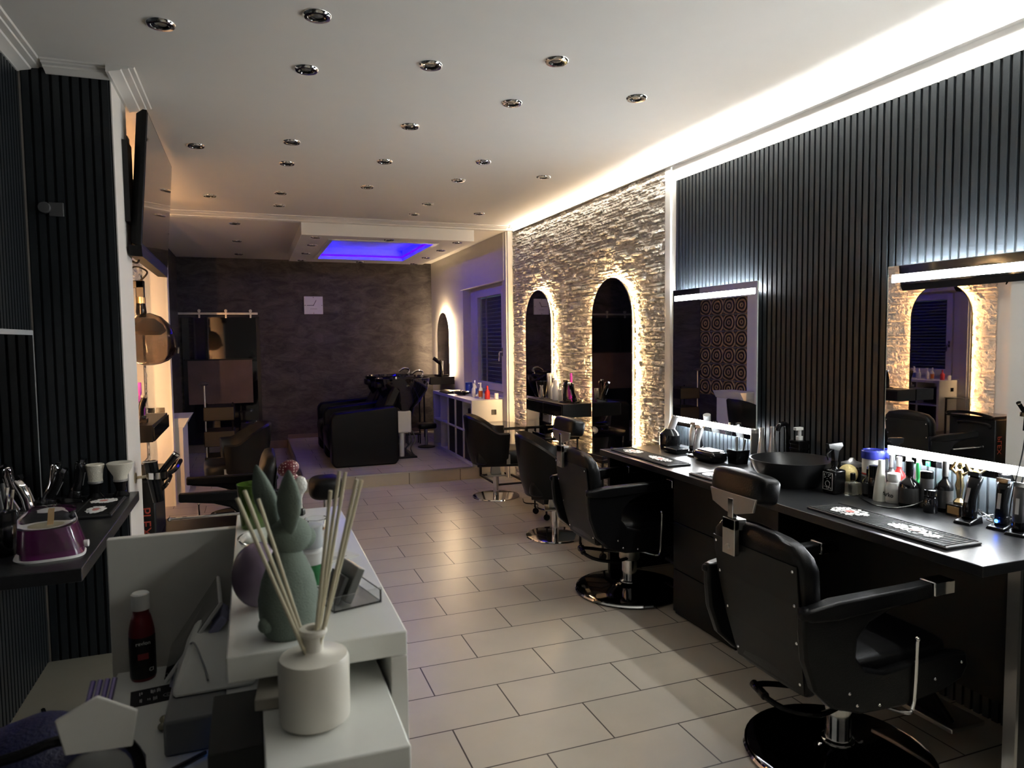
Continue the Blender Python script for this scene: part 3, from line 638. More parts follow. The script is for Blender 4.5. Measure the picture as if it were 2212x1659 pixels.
# ================= STYLING CHAIRS =================
def make_styling(name, label, group):
    t = thing(name, label, 'styling chair', group=group)
    MB().lathe([(.238, 0), (.246, .004), (.242, .012), (.225, .015), (.03, .020)], seg=48).build('base', chrome, t)
    MB().cyl((0, 0, .015), (0, 0, .30), .030, 20).build('column', chrome, t)
    MB().prism([(-.055, .24), (.055, .24), (.035, .40), (-.035, .40)], -.045, .045, 'y').box(-.09, .09, -.09, .09, .225, .24).build('lift_mechanism', satin, t, bev=.004)
    MB().pillow((.03, 0, .44), .50, .50, .15, e=.3).build('seat', blackl, t)
    # barrel shell
    n = 36; A0, A1 = math.radians(68), math.radians(292)
    outer = []; inner = []
    rows = [(.36, .80, 0), (.42, .90, 0), (.55, .98, 0), (.68, 1.03, 0), (.78, 1.06, 1), (.815, 1.07, 1)]
    rings = []
    for k in range(n + 1):
        a = A0 + (A1 - A0) * k / n; back = max(0, -math.cos(a)); fr = 1 - back
        top = .845 - .16 * (fr ** 1.6); ring = []
        prof = [(.34, .78), (.45, .90), (.60, .99), (1.0, 1.05)]
        bot = .36
        o = []; i_ = []
        for u, sc in ((0, .80), (.25, .92), (.6, 1.0), (1.0, 1.06)):
            z = bot + (top - bot) * u; R = .31 * sc
            o.append((R * math.cos(a) * 1.0, R * math.sin(a) * 1.04, z)); i_.append(((R - .045) * math.cos(a), (R - .045) * math.sin(a) * 1.04, z - .004))
        mid = ((.31 * 1.06 - .022) * math.cos(a), (.31 * 1.06 - .022) * math.sin(a) * 1.04, top + .016)
        rings.append(o + [mid] + list(reversed(i_)))
    MB().loft(rings).build('shell', blackl, t, smooth=60)
    for s in (-1, 1):
        MB().box(.09, .125, s * .262 - .012, s * .262 + .012, .38, .475).build('arm_bracket', satin, t)
    MB().box(-.20, .22, -.20, .20, .345, .37).build('seat_plate', blackm, t, bev=.004)
    return t
GS = 'barrel styling chairs with round chrome bases'
s0 = make_styling('styling_chair', 'black barrel styling chair on a round chrome base beside the step', GS)
s0.location = (1.30, 2.87, 0); s0.rotation_euler = (0, 0, -.25)
dup(s0, (1.275, 1.30, 0), -.35, 'black barrel styling chair on a chrome disc just beyond the far barber chair', GS)
dup(s0, (-1.20, 3.15, 0), PI + .1, 'black barrel styling chair on the left, before the white cabinet', GS)
fb = dup(b0, (-1.33, .75, 0), PI, 'black barber chair with a chrome side rail behind the reception desk, facing the left wall', 'barber chairs')
for c_ in [c for c in fb.children_recursive]:
    if c_.name.startswith(('leg_rest', 'foot_rest', 'headrest', 'stem_clamp', 'armrest_cap')): c_['drop'] = 1
for c_ in [c for c in fb.children_recursive if c.get('drop')]: bpy.data.objects.remove(c_)
MB().tube([(-.20, .292, .615), (.17, .292, .615)], .009, 10).ell((.175, .292, .615), .012, .012, .012, 10, 6).build('side_rail', chrome, fb)
st = thing('rolling_stool', 'small black round stool behind the far end of the reception desk', 'stool', (-.56, 1.25, 0))
MB().pillow((0, 0, .57), .24, .24, .17, e=.6).build('seat', blackl, st); MB().cyl((0, 0, .05), (0, 0, .50), .022).build('column', chrome, st)
for k in range(5):
    a = 2 * PI * k / 5; MB().tube([(0, 0, .08), (.20 * math.cos(a), .20 * math.sin(a), .055)], .012, 8).lathe([(.02, 0), (.022, .02), (.015, .045)], (.20 * math.cos(a), .20 * math.sin(a), 0), 12).build('leg', blackp, st)

# ================= COUNTER =================
ct = thing('barber_counter', 'long dark slate counter along the slatted wall', 'counter', (0, 0, 0))
MB().box(1.20, 1.832, -2.36, .36, .822, .86).build('top', counterm, ct, bev=.003)
MB().box(1.26, 1.832, .325, .355, 0, .8215).build('end_panel', cabm, ct, smooth=0)
ep = MB().box(1.42, 1.832, -2.345, -2.30, 0, .8215).build('end_panel', cabm, ct, smooth=0)
MB().box(1.405, 1.4195, -2.345, -2.302, 0, .8215).build('edge_strip', satin, ct, smooth=0)['label'] = 'pale metal edge strip of the end panel'
MB().box(1.815, 1.832, -2.295, .32, .10, .8215).build('back_panel', cabm, ct, smooth=0)
cb = thing('drawer_cabinet', 'dark drawer cabinet below the counter between the two barber chairs', 'cabinet', (1.25, -1.02, 0))
MB().box(.018, .56, 0, .55, 0, .820).build('body', cabm, cb, smooth=0)
for z0, z1 in ((.02, .27), (.275, .55), (.555, .815)): MB().box(0, .018, .003, .547, z0, z1).build('drawer', cabm, cb, bev=.002)
MB().box(1.27, 1.77, -1.32, -1.03, .70, .821).build('drawer', cabm, ct, bev=.002)
# basin on the counter
bs = thing('vessel_sink', 'round black vessel sink standing on the dark counter', 'sink', (1.56, -1.08, .8605))
MB().lathe([(.13, 0), (.135, .01), (.185, .08), (.205, .128), (.207, .135), (.200, .135), (.178, .085), (.12, .03), (.02, .022)], seg=40, cap1=True).build('bowl', mat('matt_black_ceramic', (0.012, 0.012, 0.013), 0.3), bs)
# mats
def bar_mat(name, label, loc, L, W, seedv, group):
    t = thing(name, label, 'mat', loc, 0, group)
    MB().box(-W / 2, W / 2, -L / 2, L / 2, 0, .010).build('pad', mat('rubber_black', (0.012, 0.012, 0.012), 0.5) if 'rubber_black' not in MATS else MATS['rubber_black'], t, bev=.003)
    rnd = random.Random(seedv); r = MB(); y = -L / 2 + .02
    while y < L / 2 - .02: r.box(-W / 2 + .015, W / 2 - .015, y, y + .003, .010, .0125); y += .016
    r.box(-W / 2 + .006, -W / 2 + .010, -L / 2 + .01, L / 2 - .01, .01, .013).box(W / 2 - .010, W / 2 - .006, -L / 2 + .01, L / 2 - .01, .01, .013)
    r.build('ribs', MATS['rubber_black'], t, smooth=0)
    def blob(cx, cy, sx, sy, n):
        g = MB()
        for _ in range(n):
            a = rnd.uniform(0, 2 * PI); q = rnd.uniform(0, 1) ** .6; x = cx + sx * q * math.cos(a); y_ = cy + sy * q * math.sin(a); s = rnd.uniform(.003, .008)
            pts = [(x + s * rnd.uniform(.5, 1.2) * math.cos(b_), y_ + s * 1.4 * rnd.uniform(.5, 1.2) * math.sin(b_)) for b_ in [2 * PI * k / 6 for k in range(6)]]
            g.prism(pts, .0126, .0138 + rnd.uniform(0, .0006), 'z')
        return g
    wp = MATS['mat_print'] if 'mat_print' in MATS else mat('mat_print', (0.75, 0.74, 0.72), 0.5)
    rp = MATS['mat_red'] if 'mat_red' in MATS else mat('mat_red', (0.55, 0.2, 0.17), 0.5)
    blob(0, L * .27, W * .34, L * .12, 170).build('printed_emblem', wp, t, smooth=0); blob(0, -L * .20, W * .24, L * .17, 170).build('printed_emblem', wp, t, smooth=0)
    g = MB(); g.lathe([(.018, .0140), (.018, .0148)], (0, L * .27, 0), 12); g.lathe([(.014, .0140), (.014, .0148)], (0, -L * .2, 0), 12, sy=1.8); g.build('red_emblem', rp, t, smooth=0)
    return t
GM = 'rubber bar mats on the dark counter'
bar_mat('bar_mat', 'long rubber mat with white emblems at the near front edge of the dark counter', (1.340, -1.855, .8605), .67, .18, 1, GM)
bar_mat('bar_mat', 'long rubber mat with white emblems at the far end of the dark counter', (1.325, -.068, .8605), .70, .165, 2, GM)
bar_mat('bar_mat', 'rubber mat behind the headrest of the nearest barber chair', (1.32, -.87, .8605), .44, .18, 3, GM)
# clippers
def clipper(name, label, loc, rz, lean=.25, body=blackp, group=None, dock=True, s=1.0, light=False):
    t = thing(name, label, 'hair clipper', loc, rz, group)
    M_ = Matrix.Rotation(lean, 3, 'Y'); o = Vector((0, 0, .03 if dock else 0.0))
    def P(p): return M_ @ Vector(p) + o
    rings = []
    for z, a, b_ in ((0, .017, .020), (.02, .021, .023), (.07, .020, .021), (.12, .022, .025), (.145, .020, .027), (.155, .014, .026)):
        rings.append([P((s * a * math.cos(2 * PI * k / 18) - .010 * math.sin(z * 20), s * b_ * math.sin(2 * PI * k / 18), s * z)) for k in range(18)])
    MB().loft(rings).build('body', body, t, smooth=60)
    MB().loft([[P((x - .016, y, z)) for x, y in ((-.008, -.022), (.010, -.022), (.010, .022), (-.008, .022))] for z in (s * .153, s * .170)]).build('blade', chrome, t, smooth=0)
    MB().loft([[P((-.0215 * s - .008 - .002 * j, y, z)) for y, z in ((-.006, .05), (.006, .05), (.006, .11), (-.006, .11))] for j in (0, 1)]).build('grip_trim', silver, t, smooth=0)
    if dock: MB().loft([[(-.045, -.035, 0), (.045, -.035, 0), (.045, .035, 0), (-.045, .035, 0)], [(-.040, -.030, .012), (.045, -.030, .03), (.045, .030, .03), (-.040, .030, .012)]]).lathe([(.026, .02), (.027, .05), (.024, .055)], seg=16, mtx=M_).build('dock', blackp, t, bev=.003)
    if light: MB().lathe([(.007, 0), (.005, .003)], (-.034, 0, .036), 12, mtx=Matrix.Rotation(-PI / 2, 3, 'Y')).build('charge_light', mat('led_ring_blue', (0.0, 0.1, 1), 0.4, emit=(0.02, 0.15, 1.0), es=14), t)
    return t
GC = 'clippers on the dark counter'; CZ = .8605
clipper('hair_clipper', 'largest black clipper leaning on its dock in front of the large LED mirror', (1.664, -1.96, CZ), .1, .30, s=1.05, group=GC)
clipper('hair_clipper', 'black clipper with a blue charging light on the near counter', (1.70, -2.07, CZ), .1, .12, light=True, group=GC)
clipper('hair_clipper', 'grey clipper right of the one with the blue light', (1.68, -2.152, CZ), .2, .10, body=dgreyp, group=GC)
clipper('hair_clipper', 'black clipper at the right edge of the picture on the counter', (1.66, -2.245, CZ), .2, .10, group=GC)
clipper('hair_clipper', 'silver clipper standing left of the far mat, before the small LED mirror', (1.62, -.165, CZ), .1, .22, body=silver, group=GC)
clipper('hair_clipper', 'black and silver clipper behind the low black tray at the small LED mirror', (1.70, -.01, CZ), .3, .15, body=silver, group=GC)
clipper('hair_clipper', 'slim dark trimmer beside the silver clipper at the small LED mirror', (1.70, -.10, CZ), .3, -.15, group=GC)
ld = thing('clipper_stand', 'big black charging stand with a silver clipper at the far end of the counter', 'charging stand', (1.64, .17, CZ))
MB().lathe([(.062, 0), (.065, .02), (.065, .10), (.055, .115), (.03, .14)], seg=24, sx=1.0, sy=1.2).build('base', blackp, ld)
MB().cyl((.0, 0, .12), (.03, -.03, .225), .022, 16, .026).build('clipper', silver, ld)
tr_ = tag(MB().prism([(-.03, 0), (.03, 0), (.05, .012), (.05, .035), (-.05, .035), (-.05, .012)], -.07, .07, 'y').build('tray', blackp, bev=.004, loc=(1.585, .01, CZ)), 'low black tray before the clippers at the small LED mirror', 'tray')
wb = thing('neck_strip_dispenser', 'black dispenser box with silver lid left of the round sink', 'dispenser', (1.60, -.34, CZ))
MB().box(-.06, .06, -.10, .10, 0, .065).build('body', blackp, wb, bev=.02); MB().box(-.045, .045, -.075, .075, .0655, .072).build('lid', silver, wb, bev=.006)
cu = thing('tool_cup', 'black square cup behind the dispenser box near the sink', 'cup', (1.70, -.475, CZ))
MB().loft([[(-.04, -.04, 0), (.04, -.04, 0), (.04, .04, 0), (-.04, .04, 0)], [(-.048, -.048, .085), (.048, -.048, .085), (.048, .048, .085), (-.048, .048, .085)]]).build('cup', blackp, cu, smooth=0)
MB().cyl((0, .01, .02), (.01, .02, .16), .007).cyl((.01, -.02, .02), (.03, -.03, .15), .006).build('comb', dgreyp, cu)
GP = 'grooming products on the dark counter'
bottle('spray_can', 'grey aerosol can left of the two silver bottles', 'spray can', (1.77, -.54, CZ), .024, .215, mat('gunmetal', (0.12, 0.12, 0.125), 0.35, metal=.6), silver, neck=.6, caph=.12, style='tube', group=GP)
bottle('silver_bottle', 'left one of two silver cone bottles behind the sink', 'bottle', (1.74, -.64, CZ), .032, .235, silver, silver, style='cone', caph=.15, group=GP)
bottle('silver_bottle', 'right one of two silver cone bottles behind the sink', 'bottle', (1.75, -.715, CZ), .032, .25, silver, silver, style='cone', caph=.15, group=GP)
hd_ = thing('tap', 'tall black curved tap behind the round sink', 'tap', (1.79, -.795, CZ))
MB().tube(smoothpath([(0, 0, 0), (0, 0, .22), (-.02, 0, .27), (-.06, 0, .265), (-.075, 0, .235)]), .014, 12).lathe([(.026, 0), (.026, .012), (.015, .02)]).build('spout', blackp, hd_)
sd = thing('soap_dispenser', 'ribbed black soap dispenser with white pump behind the sink', 'soap dispenser', (1.78, -.895, CZ))
MB().box(-.036, .036, -.036, .036, 0, .062).box(-.034, .034, -.034, .034, .062, .190).box(-.037, .037, -.037, .037, .085, .097).box(-.037, .037, -.037, .037, .112, .124).box(-.037, .037, -.037, .037, .139, .151).box(-.037, .037, -.037, .037, .170, .192).build('body', blackp, sd, bev=.003)
MB().cyl((0, 0, .1925), (0, 0, .215), .018, 14).cyl((0, 0, .215), (0, 0, .25), .010, 10).box(-.034, .016, -.012, .012, .248, .264).build('pump', whitep, sd, bev=.002)
blkl = mat('black_label', (0.03, 0.03, 0.03), 0.5)
sp = bottle('spray_bottle', 'square black trigger spray bottle with white framed label right of the sink', 'spray bottle', (1.60, -1.325, CZ), .038, .25, blackp, blackp, square=True, caph=.45, style='spray', group=GP)
lb = MB()
for a, b_, c_, d_ in ((-.030, .030, .020, .022), (-.030, .030, .103, .105), (-.030, -.028, .020, .105), (.028, .030, .020, .105)): lb.box(-.0418, -.0408, a, b_, c_, d_)
lb.tube([(-.0413, .014 * math.cos(2 * PI * k / 16), .050 + .014 * math.sin(2 * PI * k / 16)) for k in range(16)], .001, 5, closed=True)
rn = random.Random(5)
for k in range(26): y = rn.uniform(-.022, .020); z = rn.uniform(.072, .098) if k % 2 else rn.uniform(.025, .034); lb.box(-.0418, -.0408, y, y + rn.uniform(.002, .006), z, z + .0025)
lb.build('label', MATS['mat_print'], sp, smooth=0)
liquid = mat('cologne', (0.85, 0.82, 0.68), 0.05, trans=.9, ior=1.35)
bottle('cologne_bottle', 'clear square cologne bottle with black cap', 'bottle', (1.655, -1.385, CZ), .030, .105, liquid, blackp, square=True, caph=.32, group=GP)
br = thing('neck_brush', 'round cream neck duster behind the clear cologne bottle', 'brush', (1.700, -1.312, CZ))
MB().lathe([(.028, 0), (.03, .03), (.025, .045)]).build('handle', blackp, br); MB().ell((0, 0, .085), .045, .045, .048).build('bristles', mat('cream_bristle', (0.62, 0.50, 0.22), 0.8, bump=.5, bscale=200), br)
bottle('oil_bottle', 'small dark bottle with pale shoulder right of the clear cologne bottle', 'bottle', (1.70, -1.435, CZ), .026, .13, darkglass, blackp, labelm=blkl, group=GP)
tub = thing('hair_gel_tub', 'stack of a white labelled tub with blue lid on a dark tub', 'tub', (1.775, -1.392, CZ))
MB().lathe([(.050, 0), (.052, .01), (.052, .085), (.048, .09)], seg=30).build('lower_tub', dgreyp, tub)
MB().lathe([(.046, .091), (.050, .10), (.050, .165), (.048, .17)], seg=30).build('tub', whitep, tub)
MB().lathe([(.0505, .093), (.0505, .100)], seg=30, cap0=False, cap1=False).build('red_band', red, tub)
MB().lathe([(.054, .170), (.055, .175), (.055, .205), (.050, .212), (.047, .212), (.046, .207)], seg=30).build('lid', mat('blue_lid', (0.03, 0.04, 0.30), 0.25), tub)
text('nis', .030, blue, tub, (-.045, -.024, .13), (PI / 2, 0, -PI / 2 + .5))
dj = thing('disinfectant_jar', 'dark jar with silver lid behind the spray bottle beside the sink', 'jar', (1.782, -1.255, CZ))
MB().lathe([(.050, 0), (.052, .01), (.052, .10), (.048, .11)], seg=26).build('jar', darkglass, dj); MB().lathe([(.050, .11), (.050, .125), (.02, .135), (.008, .15)], seg=26).build('lid', silver, dj)
bottle('shampoo_tube', 'matt black tube with a pale ring left of the white cone bottle', 'tube', (1.69, -1.480, CZ), .027, .155, blackp, blackp, style='tube', caph=.35, group=GP)
bottle('grey_bottle', 'grey bottle behind the matt black tube', 'bottle', (1.790, -1.480, CZ), .028, .20, dgreyp, silver, caph=.3, group=GP)
bottle('lotion_bottle', 'tall white cone shaped bottle at the left edge of the large LED mirror', 'bottle', (1.675, -1.525, CZ), .030, .19, mat('cream_white', (0.62, 0.62, 0.55), 0.3), whitep, style='cone', caph=.1, group=GP)
bottle('powder_bottle', 'white powder bottle with black lettering before the red bottle', 'bottle', (1.70, -1.575, CZ), .034, .135, whitep, whitep, neck=.7, caph=.25, txt='Arko', labelm=paper, group=GP)
bottle('red_bottle', 'red bottle with white cap standing behind the white powder bottle', 'bottle', (1.765, -1.545, CZ), .030, .20, red, whitep, group=GP)
bottle('cologne_bottle', 'big dark round shouldered bottle with long neck before the green bottle', 'bottle', (1.70, -1.655, CZ), .042, .205, darkglass, blackp, caph=.32, labelm=blkl, group=GP)
bottle('green_bottle', 'bright green slim bottle before the large LED mirror', 'bottle', (1.765, -1.645, CZ), .024, .19, green, green, caph=.35, group=GP)
bottle('dark_can', 'dark aerosol can right of the green bottle', 'spray can', (1.745, -1.705, CZ), .027, .165, dgreyp, blackp, style='tube', caph=.2, group=GP)
bottle('wax_jar', 'short black jar with black lid in front of the tall dark bottle', 'jar', (1.685, -1.775, CZ), .028, .10, darkglass, blackp, neck=.8, caph=.25, group=GP)
bottle('tall_dark_bottle', 'tall dark bottle with lettered label and dark pump next to the trophy', 'bottle', (1.755, -1.785, CZ), .032, .22, blackp, dgreyp, caph=.3, labelm=dgreyp, group=GP)
tp = thing('trophy', 'gold and silver figure trophy on a black base with wooden plate', 'trophy', (1.745, -1.86, CZ))
MB().box(-.035, .035, -.035, .035, 0, .05).build('base', blackp, tp, bev=.002); MB().box(-.0365, -.0352, -.026, .026, .010, .042).build('plate', mat('wood_plate', (0.40, 0.25, 0.10), 0.4), tp, smooth=0)
MB().lathe([(.022, .05), (.024, .06), (.010, .075), (.013, .10), (.018, .13), (.013, .155), (.016, .18), (.009, .195)]).ell((0, 0, .212), .012, .012, .016).tube([(0, -.015, .175), (0, -.040, .195), (0, -.022, .225)], .006, 8).tube([(0, .015, .175), (0, .040, .195), (0, .022, .225)], .006, 8).build('figure', mat('aged_gold', (0.55, 0.42, 0.22), 0.25, metal=1.0), tp)
# cables
cbl = smoothpath([(1.66, -1.42, .866), (1.60, -1.50, .866), (1.56, -1.60, .866), (1.60, -1.68, .866), (1.68, -1.74, .90), (1.74, -1.76, .97)], 6)
tag(MB().tube(cbl, .0035, 6).build('power_cable', blackp), 'black cable curving over the counter in front of the bottles', 'cable')
cw = MB(); rn = random.Random(11)
for k in range(9):
    p = [(1.75 + rn.uniform(-.01, .03), -1.93 - .012 * k, .868 + .004 * (k % 3))]
    for j in range(5): p.append((min(1.785, max(1.742, p[-1][0] + rn.uniform(-.05, .05))), p[-1][1] + rn.uniform(-.06, .05), .866 + rn.uniform(0, .035)))
    cw.tube(smoothpath(p, 5), .0025, 5)
tag(cw.build('charger_cables', blackp), 'tangle of charger cables behind the clippers below the large LED mirror', 'cable')
cw = MB()
for k in range(6):
    p = [(1.765 + rn.uniform(-.01, .01), .10 - .07 * k, .868)]
    for j in range(4): p.append((min(1.785, max(1.748, p[-1][0] + rn.uniform(-.04, .04))), p[-1][1] + rn.uniform(-.06, .04), .866 + rn.uniform(0, .03)))
    cw.tube(smoothpath(p, 5), .0025, 5)
tag(cw.build('charger_cables', blackp), 'charger cables under the small LED mirror', 'cable')
hgc = tag(MB().tube(smoothpath([(1.775, -2.17, 1.37), (1.775, -2.14, 1.36), (1.775, -2.11, 1.30), (1.775, -2.09, 1.15), (1.775, -2.06, 1.0), (1.77, -2.05, .87)]), .003, 6).build('hanging_cable', blackp), 'thin black cable hanging in front of the large LED mirror', 'cable')
# slim conical bottle/pot standing at far end corner by the stone
pn = thing('hair_dryer', 'silver hair dryer lying at the far counter end against the stone wall', 'hair dryer', (1.74, .315, CZ))
MB().cyl((0, .02, .04), (-.09, -.04, .045), .026, 18, .033).build('barrel', silver, pn); MB().cyl((0, 0, .03), (.04, -.06, .012), .012, 10).build('handle', blackp, pn)

# ================= RIGHT CONSOLE =================
def console(X0, X1, y0, y1, label, front):
    t = thing('wall_console', label, 'console', (0, 0, 0), group='black wall consoles between arched mirrors')
    MB().box(X0, X1, y0, y1, .93, 1.05).build('body', cabm, t, bev=.002)
    m = (y0 + y1) / 2
    for a, b_ in ((y0 + .004, m - .003), (m + .003, y1 - .004)): MB().box(front[0], front[1], a, b_, .936, 1.036).build('drawer_front', blackp, t, bev=.002)
    return t
console(1.50, 1.779, 1.63, 2.46, 'black wall-hung console between the two arched mirrors on the right', (1.488, 1.499))
console(-1.949, -1.70, 1.52, 2.46, 'black wall-hung console on the left wall behind the white pillar', (-1.699, -1.688))
ZC = 1.0505; GQ = 'hair products on the right console'
bottle('mousse_can', 'tall grey can leftmost of the bottles on the right console', 'can', (1.68, 2.32, ZC), .028, .24, silver, whitep, style='tube', caph=.12, group=GQ)
bottle('spray_bottle', 'white bottle with a dark cap, second from left on the right console', 'bottle', (1.66, 2.20, ZC), .028, .20, whitep, dgreyp, group=GQ)
bottle('product_bottle', 'plain white bottle at the middle of the right console', 'bottle', (1.62, 2.06, ZC), .028, .19, whitep, whitep, neck=.6, group=GQ)
bottle('product_bottle', 'short grey bottle behind the white ones on the right console', 'bottle', (1.70, 2.12, ZC), .028, .15, silver, dgreyp, group=GQ)
bottle('product_bottle', 'dark slim bottle left of the purple bottle on the right console', 'bottle', (1.68, 1.96, ZC), .022, .18, dgreyp, blackp, group=GQ)
bottle('product_bottle', 'small white bottle before the dark slim bottle on the right console', 'bottle', (1.60, 1.90, ZC), .022, .11, whitep, whitep, style='tube', group=GQ)
bottle('purple_bottle', 'tall shiny purple bottle on the right console', 'bottle', (1.69, 1.86, ZC), .030, .26, mat('magenta_plastic', (0.42, 0.03, 0.32), 0.2), mat('magenta_cap', (0.38, 0.03, 0.30), 0.2), caph=.3, group=GQ)
clipper('hair_clipper', 'black and chrome clipper on the right console left of the near mirror', (1.60, 1.79, ZC), .2, .1, group='clippers on the right console')
clipper('hair_clipper', 'slanted black clipper at the near end of the right console', (1.66, 1.70, ZC), .3, -.35, body=blackp, group='clippers on the right console')
pt = thing('tool_pot', 'black bucket shaped tool pot at the far end of the right console', 'pot', (1.63, 2.40, ZC))
MB().lathe([(.030, 0), (.034, .01), (.055, .13), (.060, .16), (.055, .16), (.030, .02)], seg=22, cap1=True).build('pot', blackp, pt)
nz = thing('hair_dryer', 'silver cone of a hair dryer next to the black tool pot', 'hair dryer', (1.575, 2.285, ZC))
MB().lathe([(.024, 0), (.026, .01), (.014, .11), (.018, .13)], seg=18).build('nozzle', chrome, nz)
lb_ = bottle('purple_bottle', 'tall purple bottle on the left console, seen in the large LED mirror', 'bottle', (-1.83, 1.98, ZC), .03, .28, purple, purple, caph=.3)
bottle('white_bottle', 'tall pale bottle on the left console, seen in the large LED mirror', 'bottle', (-1.86, 1.86, ZC), .03, .27, whitep, whitep, caph=.25)
clipper('hair_clipper', 'black clipper on the left console behind the pillar', (-1.80, 1.74, ZC), 0, .2)
for y in (3.725,):
    so = thing('power_socket', 'double black power socket on the warm lit wall left of the opening', 'socket', (-1.925, YO - .001, .965))
    MB().box(-.075, -.015, -.010, 0, -.025, .025).box(.0, .075, -.010, 0, -.025, .025).build('sockets', blackp, so, bev=.003)
# glass table beside the right opening
gt = thing('glass_table', 'small glass topped table with black metal frame by the right wall', 'table', (1.62, 3.51, 0))
MB().box(-.20, .18, -.30, .33, .655, .665).build('glass_top', glass, gt, bev=.002)
lg = MB()
for x in (-.18, .16):
    for y in (-.28, .31): MB().box(x - .011, x + .011, y - .011, y + .011, 0.03, .654).build('leg', blackm, gt, smooth=0)
for q in ((-.169, .149, -.290, -.270, .03, .05), (-.169, .149, .30, .32, .03, .05), (-.19, -.17, -.269, .299, .03, .05), (.15, .17, -.269, .299, .03, .05), (-.169, .149, .30, .32, .635, .654), (-.169, .149, -.29, -.27, .635, .654)): MB().box(*q).build('rail', blackm, gt, smooth=0)
tg = thing('foot_rest_bar', 'low chrome foot rest rail on the floor along the right stone wall', 'foot rest', (1.66, 2.55, 0))
MB().tube([(0, -.5, .16), (0, .45, .16)], .012).build('rail', satin, tg)
for y in (-.42, .38): MB().tube([(0, y, 0), (0, y, .155)], .011).lathe([(.03, 0), (.03, .008)], (0, y, 0), 14).build('post', satin, tg)
pw = tag(MB().box(-.03, .03, -.12, .12, 0, .04).build('power_strip', blackp, bev=.01, loc=(1.72, 2.75, .19)), 'black power strip above the floor by the right stone wall', 'power strip')
pw.location = (1.785, 2.75, .16)
tag(MB().tube(smoothpath([(1.50, 2.62, .008), (1.46, 2.45, .006), (1.55, 2.36, .006), (1.50, 2.20, .006), (1.58, 2.02, .006), (1.62, 1.95, .03)], 6), .006, 6).build('floor_cable', blackp), 'black cable lying on the tiles between styling chair base and trolley', 'cable')
# trolleys
def trolley(label, loc, rz=0):
    t = thing('salon_trolley', label, 'trolley', loc, rz, 'black rolling trolleys by the right wall')
    MB().box(-.17, .17, -.15, .15, .72, .745).box(-.17, -.155, -.15, .15, .745, .775).box(.155, .17, -.15, .15, .745, .775).build('top_tray', blackp, t, bev=.003)
    MB().box(-.165, .165, -.145, .145, .13, .45).build('drawer_box', cabm, t, bev=.004)
    for z in (.15, .255, .36): MB().box(-.172, -.166, -.13, .13, z, z + .085).build('drawer', blackp, t, bev=.002)
    for x in (-.155, .155):
        for y in (-.135, .135): MB().cyl((x, y, .06), (x, y, .73), .009, 8).build('post', blackm, t)
    for x in (-.15, .15):
        for y in (-.13, .13): MB().cyl((x, y - .009, .028), (x, y + .009, .028), .028, 16).cyl((x, y, .03), (x, y, .07), .007, 8).build('caster', blackp, t)
    return t
tr1 = trolley('black rolling trolley under the right console between two styling chairs', (1.55, 1.90, 0))
dup(tr1, (1.45, .72, 0), .2, 'black rolling trolley behind the far barber chair beside the stone wall', 'black rolling trolleys by the right wall')
hb = thing('hair_dryer', 'black hair dryer lying on the tray of the trolley under the right console', 'hair dryer', (1.55, 1.95, .746))
MB().cyl((-.08, 0, .05), (.07, .02, .05), .042, 18, .032).build('barrel', blackp, hb); MB().cyl((0, 0, .04), (.02, -.11, .02), .016).build('handle', blackp, hb)
tg = tag(MB().ell((0, 0, .035), .04, .05, .034).build('towel_ball', whitep, loc=(1.68, 1.81, .747)), 'crumpled white towel on the trolley under the right console', 'towel')
# ================= LEFT SIDE =================
tv = thing('television', 'large flat television hanging high on the left from a black wall arm', 'television', (0, 0, 0))
def quad_frame(nt_, ft_, nb_, fb_):
    return [Vector(p) for p in (nt_, ft_, fb_, nb_)]
Q = quad_frame((-1.498, .174, 2.826), (-1.500, 1.435, 2.822), (-1.548, .14, 2.128), (-1.550, 1.396, 2.122))
nrm = (Q[1] - Q[0]).cross(Q[3] - Q[0]).normalized()
if nrm.x < 0: nrm = -nrm
cx_ = sum(Q, Vector()) / 4
def inset(q, k): return [p + (cx_ - p) * k for p in q]
MB().loft([[p - nrm * .002 for p in Q], [p - nrm * .022 for p in Q], [p - nrm * .055 for p in inset(Q, .05)]]).build('housing', pinkish, tv, bev=.003)
MB().loft([[p - nrm * .004 for p in inset(Q, .035)], [p + nrm * .0005 for p in inset(Q, .035)]]).build('screen', mat('tv_screen', (0.02, 0.02, 0.02), 0.06, metal=0.0, coat=1.0, ior=1.9), tv, smooth=0)
MB().loft([[Q[3] + Vector((-.06, .0, 0)), Q[2] + Vector((-.06, 0, 0)), Q[2] + Vector((-.06, -.03, -.05)), Q[3] + Vector((-.06, .03, -.05))], [Q[3], Q[2], Q[2] + Vector((.0, -.03, -.055)), Q[3] + Vector((0, .03, -.055))]]).build('soundbar', pinkish, tv, smooth=0)
ba = thing('folding_bracket', 'black folding wall arm that holds the television on the pillar', 'wall mount', (0, 0, 0))
MB().box(-1.619, -1.595, .15, .30, 2.25, 2.66).build('wall_plate', blackm, ba, smooth=0)
MB().box(-1.70, -1.662, .335, 1.0, 2.24, 2.36).box(-1.70, -1.662, .335, 1.0, 2.46, 2.60).build('arm', blackm, ba, smooth=0)
MB().box(-1.66, -1.63, .42, .50, 2.15, 2.75).build('bracket', blackm, ba, smooth=0); MB().box(-1.66, -1.63, .92, 1.0, 2.15, 2.75).build('bracket', blackm, ba, smooth=0)
MB().tube(smoothpath([(-1.60, .45, 2.24), (-1.66, .40, 2.12), (-1.60, .36, 2.06), (-1.57, .30, 2.14)]), .006, 6).tube(smoothpath([(-1.60, .40, 2.24), (-1.63, .34, 2.14), (-1.58, .28, 2.12)]), .005, 6).build('cables', blackp, ba)
